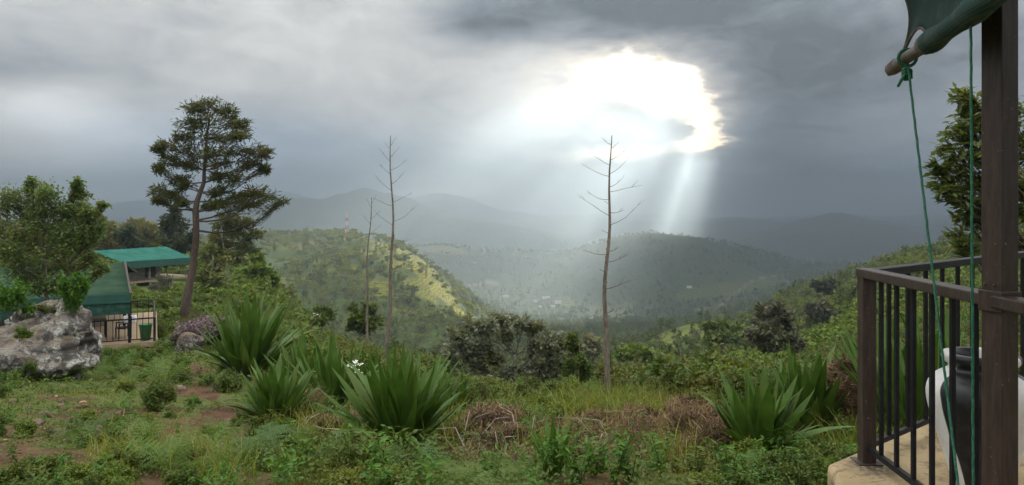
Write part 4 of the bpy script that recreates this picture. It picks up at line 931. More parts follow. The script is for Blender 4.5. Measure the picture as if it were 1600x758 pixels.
def undergrowth():
    rng = np.random.default_rng(15); src = [m for k in ('far', 'olive', 'mid', 'fresh') for m, _ in SH[k][:2]]; n = 21000
    px = rng.uniform(-150, 1760, n); Y = np.exp(rng.uniform(math.log(12.5), math.log(520), n)); x = (px - 800) / F * Y; z = ground(x, Y); f, yl = field_mask(px, Y)
    cl = fbm(x / np.maximum(Y, 30) * 14 + 7, np.log(Y) * 7, 3); keep = cl > -.30 + .35 * rng.random(n)
    keep &= ~((px < 430) & (Y < 26)) & ~BUILT2(px, Y) & ~SLAB(x, Y) & ~((px < 640) & (Y < 17)); keep &= (f < .5) | (rng.random(n) < .22)
    keep &= (Y > 15) | (px > 640); px, Y, x, z, f = px[keep], Y[keep], x[keep], z[keep], f[keep]; n = len(px)
    s = rng.uniform(.55, 1.3, n) * np.clip(.75 + Y / 60, .9, 3.2) * np.where((px < 330) & (Y < 100), .55, 1.0) * np.where(f > .5, .35, 1.0) * np.where((px > 660) & (px < 960) & (Y < 30), .62, 1.0)
    pick = rng.integers(2, 8, n); pick = np.where(Y > 60, np.where(rng.random(n) < .6, rng.choice([0, 1], n), pick), pick)
    scatter_stuff('undergrowth', src, np.stack([x, Y, z - .05], -1), s, rng.uniform(0, TAU, n), pick, M['mid'])
BUILT2 = lambda px, Y: ((px > 0) & (px < 262) & (Y > 27) & (Y < 44)) | ((px > 165) & (px < 330) & (Y > 88) & (Y < 112))
SLAB = lambda x, y: (x > 1.45) & (y < 4.3 + (x - 1.7) * .80)
undergrowth()
# ---------------------------------------------------------------- boulders and stones
def rock_mat(name, c1, c2, c3):
    s = NT(name); co = s.coord(); g = s.n('ShaderNodeNewGeometry'); pos = g.outputs['Position']
    n1 = s.noise(pos, 2.2, 7, .68, .4); n2 = s.noise(pos, 9, 5, .7); v = s.n('ShaderNodeTexVoronoi'); v.inputs['Scale'].default_value = 6; s.L(s.noise(pos, 3, 3, .5, 0, True), v.inputs['Vector'])
    c = s.mix(s.ss(n1, .38, .62), c1, c2); c = s.mix(s.math('MULTIPLY', s.ss(n2, .46, .54), s.ss(n1, .42, .55)), c, c3)
    sp = s.n('ShaderNodeSeparateXYZ'); s.L(g.outputs['Normal'], sp.inputs[0])
    c = s.mix(s.math('MULTIPLY', s.ss(sp.outputs[2], .45, .8), s.ss(n2, .42, .6)), c, (.13, .095, .06))
    return s.pbr(c, .9, s.bump(s.math('ADD', n1, s.math('MULTIPLY', n2, .5)), .9, .12), spec=.2)
M['rock'] = rock_mat('lichen_rock', (.050, .046, .042), (.165, .155, .14), (.42, .41, .38)); M['rock_dark'] = rock_mat('dark_rock', (.035, .028, .026), (.085, .070, .065), (.24, .22, .21)); M['clod'] = rock_mat('earth_clod', (.075, .042, .030), (.15, .10, .075), (.21, .15, .12))
def boulder(name, label, loc, rx, ry, rz, seed, mat, sub=4, cat='rock', group=None, rz_=0.0, tilt=0.0, rough=.22):
    bm = bmesh.new(); bmesh.ops.create_icosphere(bm, subdivisions=sub, radius=1); rng = np.random.default_rng(seed)
    V = np.array([v.co[:] for v in bm.verts]); o = rng.uniform(0, 50, 3)
    for k in range(6):   # flat fracture faces
        d = rng.normal(size=3); d[2] *= .6; d /= np.linalg.norm(d); h = V @ d; c = rng.uniform(.62, .85); V -= np.clip(h - c, 0, None)[:, None] * d * .85
    n = fbm(V[:, 0] * 1.6 + o[0] + V[:, 2] * .9, V[:, 1] * 1.6 + o[1] - V[:, 2] * 1.2, 5) + .5 * fbm(V[:, 0] * 1.1 + o[2], V[:, 2] * 5 + V[:, 0], 3)
    V *= (1 + rough * n)[:, None]; V *= [rx, ry, rz]
    for v, p in zip(bm.verts, V): v.co = p
    me = bpy.data.meshes.new(name); bm.to_mesh(me); bm.free(); me.materials.append(mat); me.polygons.foreach_set('use_smooth', [True] * len(me.polygons)); me.update()
    ob = link(name, me, None, loc); ob.rotation_euler = (tilt, 0, rz_); tag(ob, label, cat, group); return ob
Yr = 15.0; kR = Yr / F
boulder('boulder', 'big lichen covered boulder at the left edge below the lacy tree', P(30, 562, Yr), 92 * kR, .95, 66 * kR, 3, M['rock'], 6, rz_=.2, tilt=.12, rough=.34)
boulder('boulder', 'upright lichen streaked boulder between the big boulder and the lodge deck', P(112, 530, Yr + .5), 44 * kR, .6, 62 * kR, 8, M['rock'], 6, rz_=-.4, rough=.3)
boulder('boulder', 'upper back part of the boulders carrying soil and the lacy tree', P(70, 508, Yr + 1.2), 76 * kR, .8, 40 * kR, 12, M['rock'], 4)
boulder('boulder', 'small dark rock with pale lichen rings below the mauve flowering bush', at(300, 23, .25), .50, .45, .52, 15, M['rock_dark'], 4)
# plants on the boulder
def on_rock(kind, px, row, w, h, label, Y=15.3, **kw): return shrub(kind, px, row, w, h, label, loc=P(px, row, Y), **kw)
on_rock('bright', 114, 482, 58, 62, 'bright large leaved bush on the boulder right of the lacy tree', 15.2)
on_rock('bright', 18, 490, 56, 50, 'bright large leaved bush on the boulder at the left frame edge', 15.0)
on_rock('fresh', 30, 524, 34, 24, 'tuft of light green herbs growing from the face of the boulder', 14.1)
on_rock('olive', 82, 492, 50, 26, 'dry brownish tuft on the soil of the boulder top', 15.4)
on_rock('mid', 44, 578, 30, 20, 'small green herb at the foot of the big boulder', 13.6)
for i, (px, row, s) in enumerate([(95, 640, 11), (70, 652, 13), (130, 638, 9), (150, 676, 15), (45, 640, 8), (20, 630, 9), (112, 660, 12), (58, 664, 13), (138, 686, 14), (36, 668, 10), (186, 648, 8), (80, 676, 8), (276, 612, 14), (355, 664, 12), (345, 700, 10), (96, 628, 8), (210, 740, 9)]):
    b = ground_at(px, row); k = b.y / F; boulder('earth_clod', 'rough brown earth clod lying on the left slope', b + Vector((0, 0, .15 * s * k)), s * k, s * k * .8, s * k * .62, 40 + i, M['clod'], 2, 'clod', 'earth clods on the left slope', R.uniform(0, 3))
M['pebble'] = plain('ochre_stone', (.34, .22, .13), (.26, .18, .12), 9, .9)
for i, (px, row, s) in enumerate([(140, 713, 5), (124, 749, 4), (70, 673, 4), (35, 674, 6), (130, 632, 6), (200, 600, 5), (88, 621, 3), (8, 690, 4), (230, 612, 3), (788, 714, 6)]):
    b = ground_at(px, row); k = b.y / F; boulder('stone', 'small ochre stone lying on the grass or soil', b + Vector((0, 0, .25 * s * k)), s * k, s * k * .8, s * k * .7, 80 + i, M['pebble'], 2, 'stone', 'ochre stones on the ground', R.uniform(0, 3), rough=.12)
# ---------------------------------------------------------------- grass, weeds and dead bracken
def ribbons(base, H, lean, w, rng, seg=3):
    """curved blades: base Nx3, heights N, lean Nx2 -> V,F"""
    n = len(base); a = rng.uniform(0, TAU, n); wx = np.cos(a) * w; wy = np.sin(a) * w; rows = []
    for k in range(seg + 1):
        t = k / seg; c = base + np.stack([lean[:, 0] * t * t, lean[:, 1] * t * t, H * t * (1 - .28 * t * np.hypot(lean[:, 0], lean[:, 1]) / np.maximum(H, 1e-3))], -1)
        f = (1 - t ** 1.5) * .5 + .03; rows.append(c - np.stack([wx, wy, 0 * wx], -1) * f); rows.append(c + np.stack([wx, wy, 0 * wx], -1) * f)
    V = np.stack(rows, 1).reshape(-1, 3); m = 2 * (seg + 1); F0 = np.array([[2 * k, 2 * k + 1, 2 * k + 3, 2 * k + 2] for k in range(seg)])
    return V, (np.arange(n)[:, None, None] * m + F0[None]).reshape(-1, 4)
def scatter(n, px0, px1, y0, y1, rng):
    px = rng.uniform(px0, px1, n); Y = np.exp(rng.uniform(math.log(y0), math.log(y1), n)); x = (px - 800) / F * Y
    return px, Y, x, ground(x, Y)
SLAB = lambda x, y: (x > 1.45) & (y < 4.3 + (x - 1.7) * .80) 
BUILT = lambda px, Y: (px > 120) & (px < 250) & (Y > 29.5) & (Y < 40)
def build_grass():
    rng = np.random.default_rng(5)
    px, Y, x, z = scatter(125000, -60, 1680, 4.6, 60, rng); so_ = soil_mask(px, Y, x, Y)
    cl = fbm(x * 1.3, Y * 1.3, 3); keep = (rng.random(len(px)) > so_ * .90) & ~((px > 690) & (px < 1180) & (Y < 10.8) & (rng.random(len(px)) < .9)) & ~SLAB(x, Y) & ~BUILT(px, Y) & (cl > -.35 + .5 * rng.random(len(px)) * (px < 420))
    px, Y, x, z = px[keep], Y[keep], x[keep], z[keep]; n = len(px)
    h = rng.uniform(.05, .16, n) * np.where(px > 430, 1.9, 1.0) * (1 + .9 * np.clip(fbm(x * .5 + 3, Y * .5, 2), -.5, 1)) * np.clip(Y / 12, .8, 2.2)
    ln = rng.normal(size=(n, 2)) * h[:, None] * .45
    V, Fq = ribbons(np.stack([x, Y, z - .01], -1), h, ln, .008 * np.clip(Y / 8, .8, 4), rng)
    tag(link('grass', mesh_np('grass', V, Fq, M['grass'])), kind='stuff')
    # tall grass of the edge
    rng = np.random.default_rng(6); Vs = []; Fs = []; off = 0
    for (c, r, w, d0, num, hh) in [(1010, 640, 90, 13, 1500, .75), (950, 650, 60, 12.5, 900, .7), (1060, 655, 60, 12, 500, .6), (900, 655, 40, 12.5, 400, .6), (1100, 700, 50, 9, 120, .5), (985, 690, 50, 10, 160, .5), (560, 700, 40, 9.5, 260, .6), (480, 690, 40, 9.5, 260, .55), (690, 690, 40, 10, 260, .55), (855, 720, 50, 8.6, 140, .5), (1060, 735, 50, 8, 160, .5), (1130, 650, 50, 13, 500, .7), (330, 735, 60, 7, 260, .35), (200, 712, 70, 7.5, 300, .30), (450, 620, 50, 12.5, 300, .6), (800, 650, 90, 13, 600, .6), (1340, 640, 50, 9.5, 500, .6), (1440, 640, 90, 8, 700, .6), (1580, 640, 60, 7.4, 500, .6)]:
        q = rng.normal(size=(num, 2)); Y = d0 * np.exp(q[:, 1] * .10); X = (c + q[:, 0] * w * .6 - 800) / F * Y; z = ground(X, Y)
        h = hh * rng.uniform(.4, 1.15, num); ln = rng.normal(size=(num, 2)) * h[:, None] * .42
        V, Fq = ribbons(np.stack([X, Y, z - .02], -1), h, ln, .014 * np.ones(num), rng, 5); ok = ~SLAB(X, Y); keepf = np.repeat(ok, 5)
        Vs.append(V); Fs.append(Fq[keepf] + off); off += len(V)
    tag(link('tall_grass', mesh_np('tall_grass', np.concatenate(Vs), np.concatenate(Fs), M['grass_tall'])), kind='stuff')
    # small leaved ground weeds
    rng = np.random.default_rng(7); px, Y, x, z = scatter(3400, -60, 1680, 4.8, 45, rng); so_ = soil_mask(px, Y, x, Y)
    keep = (rng.random(len(px)) > so_ * .8) & ~SLAB(x, Y) & ~BUILT(px, Y); px, Y, x, z = px[keep], Y[keep], x[keep], z[keep]; C = []; S = []
    for i in range(len(px)):
        m = 22; hh = (.09 if px[i] < 420 else .26) * np.clip(Y[i] / 10, .8, 2.2); rad = (.10 if px[i] < 420 else .16) * np.clip(Y[i] / 9, .8, 3)
        q = rng.normal(size=(m, 3)) * [rad, rad, 0]; q[:, 2] = rng.random(m) * hh; C.append(q + [x[i], Y[i], z[i]]); S.append(np.full(m, .034 * np.clip(Y[i] / 7, .9, 4) * (1.35 if px[i] > 420 else 1)))
    V, Fq = leaf_geo(np.concatenate(C), np.concatenate(S), .55, rng, .8); tag(link('ground_weeds', mesh_np('ground_weeds', V, Fq, M['mid'])), kind='stuff')
build_grass()
def herb_meshes(n=3):
    out = []
    for i in range(n):
        rng = np.random.default_rng(300 + i); C = []; D = []; mb = MB()
        for k in range(5):
            a = rng.uniform(0, TAU); e = Vector((math.cos(a) * .16, math.sin(a) * .16, rng.uniform(.3, .5))); mb.tube([(0, 0, -.03), e * .6, e], [.006, .005, .003], 4)
            for j in range(9):
                t = .25 + .75 * j / 8; a2 = j * 2.4
                for q in (0, math.pi): C.append(np.array(e) * t); D.append([math.cos(a2 + q), math.sin(a2 + q), .25])
        V, Fq = leaf_geo(np.array(C), .10, .38, rng, .9, np.array(D) * 2); out.append((mesh_np('herb_leaves', V, Fq, M['bright' if i else 'mid']), mb))
    return [(a, (lambda me: (me.from_pydata(b.v, [], b.f), me.materials.append(M['grass']), me)[2])(bpy.data.meshes.new('herb_stem'))) for a, b in out]
HERB = herb_meshes()
for i, (px, row, s) in enumerate([(560, 752, 1), (600, 757, 1), (530, 745, .9), (585, 735, .8), (905, 757, 1), (960, 757, .9), (930, 745, .8), (1035, 750, .9), (850, 752, .9), (1085, 757, .9), (770, 757, .7), (1140, 755, .8), (500, 757, .8), (660, 735, .7), (1220, 730, .9), (1200, 720, .8), (470, 745, .8), (985, 757, .9), (620, 745, .9)]):
    b = ground_at(px, row); r_ = empty('herb', b, R.uniform(0, TAU)); r_.scale = (s, s, s); tag(r_, 'leafy herb with paired pointed leaves at the lower edge of the bank', 'herb', 'herbs at the lower edge'); f, st_ = HERB[i % 3]; l_ = link('leaf', f, r_); l_['kind'] = 'stuff'; link('stem', st_, r_)
def weeds():
    rng = np.random.default_rng(25); src = [me for me, _ in HERB] + [m for m, _ in SH['mid'][:1]] + [m for m, _ in SH['fresh'][:1]] + FR[:2]; n = 5200
    px, Y, x, z = scatter(n, -60, 1680, 5.2, 30, rng); so_ = soil_mask(px, Y, x, Y); cl = fbm(x * .7 + 31, Y * .7, 3)
    keep = (rng.random(n) > so_ * .9) & ~SLAB(x, Y) & ~BUILT2(px, Y) & (cl > -.25 + .3 * rng.random(n)) & ~((px > 690) & (px < 1160) & (Y < 10.8) & (rng.random(n) < .88))
    px, Y, x, z = px[keep], Y[keep], x[keep], z[keep]; n = len(px); left = px < 430
    pick = rng.integers(0, 7, n); s = np.select([pick < 3, pick < 5], [rng.uniform(.35, .85, n), rng.uniform(.18, .5, n)], rng.uniform(.16, .42, n)) * np.where(left, .75, 1.15) * np.clip(Y / 12, .8, 1.8)
    scatter_stuff('weeds', src, np.stack([x, Y, z - .02], -1), s, rng.uniform(0, TAU, n), pick, M['mid'])
weeds()
def bracken(name, label, items, seed, density=1.0):
    rng = np.random.default_rng(seed); Vs = []; Fs = []; off = 0; first = None
    for (px, row, Y, wpx, hpx) in items:
        k = Y / F; c = np.array(P(px, row - 6, Y)); n = int(1500 * density * wpx * hpx / 3600); rx, rz = wpx * k / 2, hpx * k / 2
        v = rng.normal(size=(n, 3)); v /= np.linalg.norm(v, axis=1)[:, None]; p = c + v * (rng.random(n) ** .35)[:, None] * [rx, rx * .8, rz]
        L = rng.uniform(.12, .42, n); t = np.stack([-v[:, 1], v[:, 0], rng.normal(size=n) * .4 - .6], -1) + rng.normal(size=(n, 3)) * .55; t /= np.linalg.norm(t, axis=1)[:, None]
        rows = []; w = rng.normal(size=(n, 3)); w /= np.linalg.norm(w, axis=1)[:, None]; w *= rng.uniform(.0028, .007, n)[:, None]; bow = v * .08 + rng.normal(size=(n, 3)) * .05
        for s in range(4):
            u = s / 3 - .5; q = p + t * L[:, None] * u - bow * (4 * u * u); rows += [q - w, q + w]
        V = np.stack(rows, 1).reshape(-1, 3); F0 = np.array([[2 * s, 2 * s + 1, 2 * s + 3, 2 * s + 2] for s in range(3)]); Fs.append((np.arange(n)[:, None, None] * 8 + F0[None]).reshape(-1, 4) + off); Vs.append(V); off += len(V)
    return tag(link(name, mesh_np(name, np.concatenate(Vs), np.concatenate(Fs), M['straw'])), label, kind='stuff')
bracken('dead_bracken', 'tangle of dead brown bracken along the slope edge', [(760, 690, 9.6, 110, 70), (800, 715, 8.6, 90, 80), (720, 700, 9.4, 60, 60), (775, 668, 10.2, 110, 50), (860, 690, 9.6, 70, 50), (935, 672, 10, 70, 40), (1000, 665, 10.2, 80, 40), (1075, 655, 10.6, 80, 50), (745, 740, 8, 120, 50), (830, 740, 8, 120, 60), (905, 690, 9.4, 60, 40), (990, 690, 9.2, 120, 50), (1060, 690, 9.2, 90, 70), (1110, 720, 8.4, 100, 80), (1050, 735, 8, 110, 50), (1110, 670, 10, 70, 60), (960, 735, 8, 110, 50), (1150, 745, 7.8, 70, 40), (510, 690, 9.5, 70, 60), (490, 640, 11, 60, 40), (560, 680, 9.8, 40, 50), (890, 735, 8, 60, 50), (470, 720, 8.7, 60, 40), (700, 735, 8.4, 60, 50), (780, 720, 8.5, 110, 60), (940, 710, 9, 120, 60), (1010, 705, 9, 120, 60), (1090, 690, 9.2, 110, 70), (860, 725, 8.6, 60, 50)], 4, 1.5)
bracken('bracken_mound', 'rounded mound of dead bracken', [(1320, 596, 9.6, 52, 44), (1334, 622, 9.4, 44, 60)], 9, 2.6)
# bare twigs lying over the edge
tw = MB()
for i in range(46):
    px = R.choice([745, 780, 560, 1080, 980, 500]) + R.uniform(-50, 50); b = ground_at(px, R.uniform(660, 720)); a = R.uniform(0, TAU); L = R.uniform(.25, .6)
    p1 = b + Vector((math.cos(a) * L * .5, math.sin(a) * L * .5, R.uniform(.15, .35))); p2 = p1 + Vector((math.cos(a + .4) * L * .5, math.sin(a) * L * .3, R.uniform(-.1, .12))); tw.tube([b, p1, p2], [.009, .006, .003], 4)
tag(tw.build('twigs', M['twig']), kind='stuff')
# white umbels
for px, row, Y in [(556, 566, 11), (562, 570, 11.2), (548, 572, 11), (492, 492, 26), (560, 582, 11.4)]:
    m = MB(); c = P(px, row, Y)
    for i in range(14):
        d = Vector((R.gauss(0, .035), R.gauss(0, .035), R.gauss(0, .012))) * (Y / 11); m.lathe([(0, -.008), (.014, 0), (0, .01)], 6, c + d)
    b = at(px, Y); r_ = empty('wild_flower', b); tag(r_, 'white flower head on a thin stem behind the agaves', 'flower', 'white wild flowers')
    for i in range(len(m.v)): m.v[i] = tuple(Vector(m.v[i]) - b)
    m.build('flower_head', M['white_flower'], r_); s_ = MB(); s_.tube([(0, 0, 0), c - b], [.006, .003], 4); s_.build('stem', M['grass'], r_)

# ---------------------------------------------------------------- man-made materials
def weave(name, c1, c2, scale=90, rough=.75, trans=0.0):
    s = NT(name); co = s.coord(); w1 = s.n('ShaderNodeTexWave'); w1.inputs['Scale'].default_value = scale; w1.bands_direction = 'Z'; s.L(co, w1.inputs[0])
    w2 = s.n('ShaderNodeTexWave'); w2.inputs['Scale'].default_value = scale; w2.bands_direction = 'Y'; s.L(co, w2.inputs[0])
    n = s.noise(co, 5, 5, .6); f = s.math('MULTIPLY', s.math('ADD', w1.outputs[1], w2.outputs[1]), .5)
    c = s.mix(f, c1, c2); c = s.mix(s.math('MULTIPLY', s.ss(n, .45, .7), .6), c, (.12, .125, .105))
    return s.pbr(c, rough, s.bump(f, .5, .002), spec=.2, trans=trans)
M['black_metal'] = plain('black_metal', (.006, .006, .008), (.012, .012, .015), 20, .55, .25)
def brown_paint():
    s = NT('brown_painted_steel'); co = s.coord(); n = s.noise(s.scaled(co, (8, 8, 1.2)), 6, 6, .65); n2 = s.noise(co, 60, 4, .6)
    c = s.mix(s.ss(n, .3, .7), (.034, .022, .018), (.060, .041, .034)); c = s.mix(s.ss(n2, .66, .74), c, (.24, .20, .18))
    return s.pbr(c, .42, s.bump(n, .25, .004), spec=.3)
M['brown'] = brown_paint()
def concrete():
    s = NT('yellow_concrete'); g = s.n('ShaderNodeNewGeometry'); pos = g.outputs['Position']; n = s.noise(pos, 3, 6, .65); n2 = s.noise(pos, 22, 5, .7); n3 = s.noise(pos, 7, 6, .75, .5)
    c = s.mix(s.ss(n, .35, .65), (.29, .215, .115), (.37, .285, .16)); c = s.mix(s.math('MULTIPLY', s.ss(n3, .50, .62), .8), c, (.15, .115, .07)); c = s.mix(s.ss(n2, .58, .68), c, (.10, .08, .05))
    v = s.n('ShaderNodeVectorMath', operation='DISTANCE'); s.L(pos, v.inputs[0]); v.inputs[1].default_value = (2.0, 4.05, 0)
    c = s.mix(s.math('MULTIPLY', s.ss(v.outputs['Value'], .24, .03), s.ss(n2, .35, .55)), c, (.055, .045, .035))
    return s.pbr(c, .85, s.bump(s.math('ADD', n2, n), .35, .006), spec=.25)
M['concrete'] = concrete()
M['rope'] = (lambda s: s.pbr(s.mix(s.ss(s.noise(s.scaled(s.coord(), (1, 1, .35)), 160, 2), .4, .6), (.012, .085, .048), (.03, .15, .085)), .6))(NT('green_rope'))
M['net'] = weave('green_shade_cloth', (.012, .040, .036), (.050, .088, .080), 34, .9, .12)
M['pole'] = plain('weathered_bamboo', (.16, .135, .115), (.085, .068, .058), 9, .6, bump=.4, stretch=(4, 1, 4))
M['hem'] = plain('frayed_hem', (.11, .085, .075), (.17, .13, .11), 30, .9)
# ---------------------------------------------------------------- veranda: floor slab, railing, roof post, jar, rolled blind
def veranda():
    cr = [(1.765, 4.10), (4.95, 6.60), (4.95, -1.2), (.42, -1.2)]; cr[3] = (1.765 - .27 * 5.3, -1.2)
    bm = bmesh.new(); top = [bm.verts.new((x, y, 0)) for x, y in cr]; bot = [bm.verts.new((x, y, -.9)) for x, y in cr]
    bm.faces.new(top[::-1]); bm.faces.new(bot)
    for i in range(4): bm.faces.new((top[i], top[(i + 1) % 4], bot[(i + 1) % 4], bot[i]))
    bmesh.ops.recalc_face_normals(bm, faces=bm.faces); ed = [e for e in bm.edges if not all(v in bot for v in e.verts)]
    bmesh.ops.bevel(bm, geom=ed, offset=.035, segments=3, affect='EDGES', profile=.5)
    bmesh.ops.triangulate(bm, faces=[f for f in bm.faces if len(f.verts) > 4])
    me = bpy.data.meshes.new('veranda_floor'); bm.to_mesh(me); bm.free(); me.materials.append(M['concrete']); tag(link('veranda_floor', me), kind='structure')
    A = Vector((2.0, 4.12, 0)); d1 = Vector((-.05, -1.17, 0)).normalized(); d2 = Vector((2.0, 1.59, 0)).normalized()
    r = empty('veranda_railing', A); tag(r, 'veranda railing with brown top rail and black bars, around the concrete floor', 'railing')
    def loc(v): return Vector(v) - A
    m = MB(); a = math.atan2(d1.y, d1.x); Mz = Matrix.Rotation(a, 3, 'Z'); m.box((0, 0, .52), (.075, .075, 1.04), Mz); m.build('corner_post', M['brown'], r, bevel=.004)
    m = MB(); m.box((0, 0, .003), (.13, .13, .006), Mz); m.build('foot_plate', M['brown'], r)
    e1 = d1 * 1.03; e1b = d1 * 3.2
    m = MB(); m.bar(-d1 * .05 + Vector((0, 0, 1.065)), e1b + Vector((0, 0, 1.065)), .085, .05); m.build('top_rail', M['brown'], r, bevel=.006)
    m = MB(); m.bar(d1 * .04 + Vector((0, 0, .085)), e1b + Vector((0, 0, .085)), .026, .03); m.build('bottom_rail', M['black_metal'], r)
    for i in range(5 + 9):
        p = d1 * (.176 + .172 * i); m = MB(); m.bar(p + Vector((0, 0, .10)), p + Vector((0, 0, 1.04)), .019); m.build('baluster', M['black_metal'], r)
    L2 = 3.35
    m = MB(); m.bar(d2 * .04 + Vector((0, 0, 1.063)), d2 * L2 + Vector((0, 0, 1.063)), .07, .045); m.build('top_rail', M['black_metal'], r, bevel=.005)
    m = MB(); m.bar(d2 * .04 + Vector((0, 0, .087)), d2 * L2 + Vector((0, 0, .087)), .024, .03); m.build('bottom_rail', M['black_metal'], r)
    for i in range(13):
        p = d2 * (.27 + .25 * i); m = MB(); m.bar(p + Vector((0, 0, .10)), p + Vector((0, 0, 1.04)), .02); m.build('baluster', M['black_metal'], r)
    m = MB(); p = d2 * L2; m.box((p.x, p.y, .52), (.075, .075, 1.04), Mz); m.build('end_post', M['brown'], r, bevel=.004)
    # roof post
    pc = Vector((1.955, 2.93, 0)); rp = empty('roof_post', pc, math.radians(16)); tag(rp, 'square brown steel post rising from the veranda floor past the railing', 'post')
    m = MB(); m.box((0, 0, 1.55), (.086, .092, 3.1)); m.build('shaft', M['brown'], rp, bevel=.004)
    m = MB(); m.box((0, 0, .004), (.16, .16, .008)); m.build('foot_plate', M['brown'], rp)
    m = MB()
    for s in (-1, 1): m.box((-.0, 0, 1.065), (.102, .108, .085)) if s == 1 else None
    m.build('rail_sleeve', M['brown'], rp, bevel=.004)
    for s in (-1, 1):
        q = MB(); q.lathe([(0, 0), (.006, 0), (.006, .004), (.003, .007), (0, .007)], 8); o = q.build('bolt', M['brown'], rp); o.rotation_euler = (math.radians(90), 0, math.radians(-90)); o.location = (-.051, s * .022, 1.13)
    return A
veranda()
def veranda_roof():
    r = empty('veranda_roof', (2.6, 1.0, 2.9)); tag(r, 'sloping roof sheltering the veranda above the brown post', 'roof')
    m = MB(); n = 14
    a, b = Vector((1.50, 4.45, 2.88)) - r.location, Vector((1.02, -2.2, 2.88)) - r.location; w = Vector((4.2, 1.1, 1.0))
    m.add([a, b, b + w, a + w] + [p + Vector((0, 0, .06)) for p in (a, b, b + w, a + w)], [(0, 3, 2, 1), (4, 5, 6, 7), (0, 1, 5, 4), (1, 2, 6, 5), (2, 3, 7, 6), (3, 0, 4, 7)]); m.build('sheet', M['roof_post_sheet'], r)
    for k in range(9):
        p = a.lerp(b, (k + .5) / 9) - Vector((0, 0, .05)); q = MB(); q.bar(p, p + w, .05, .09); q.build('rafter', M['brown'], r)
M['roof_post_sheet'] = plain('brown_roof_sheet', (.14, .10, .08), (.19, .14, .11), 3)
veranda_roof()
def jar_mat():
    s = NT('striped_glaze'); sp = s.n('ShaderNodeSeparateXYZ'); s.L(s.coord(), sp.inputs[0]); x, y, z = sp.outputs
    a = s.math('ARCTAN2', y, x); nz = s.noise(s.coord(), 2.2, 2); wob = s.math('ADD', s.math('MULTIPLY', z, .55), s.math('MULTIPLY', s.math('SUBTRACT', nz, .5), .35))
    t = s.math('SINE', s.math('MULTIPLY', s.math('ADD', a, s.math('ADD', wob, JAR_ROT)), 3.0)); f = s.ss(t, -.06, .06)
    n2 = s.noise(s.coord(), 14, 5, .6); wh = s.mix(s.ss(n2, .4, .7), (.80, .79, .77), (.70, .69, .67)); bk = s.mix(s.ss(n2, .35, .7), (.010, .011, .014), (.028, .029, .033))
    return s.pbr(s.mix(f, wh, bk), .38, s.bump(n2, .12, .004), spec=.45)
JAR_ROT = .55
def jar():
    c = Vector((2.335, 3.64, 0)); m = MB()
    prof = [(.0, .0), (.105, .0), (.112, .012), (.135, .10), (.170, .22), (.207, .34), (.233, .43), (.243, .49), (.240, .535), (.222, .575), (.190, .603), (.160, .618), (.143, .630), (.138, .645), (.148, .655), (.166, .668), (.174, .686), (.172, .703), (.160, .715), (.143, .713), (.130, .700), (.122, .675), (.120, .640), (.135, .60), (.20, .52), (.20, .46), (.12, .15), (0, .08)]
    m.lathe(prof, 48); root = empty('floor_jar', c); tag(root, 'large floor jar with wavy black and white stripes behind the railing', 'jar')
    o = m.build('body', jar_mat(), root, smooth=True); sb = o.modifiers.new('smooth', 'SUBSURF'); sb.levels = sb.render_levels = 1
jar()
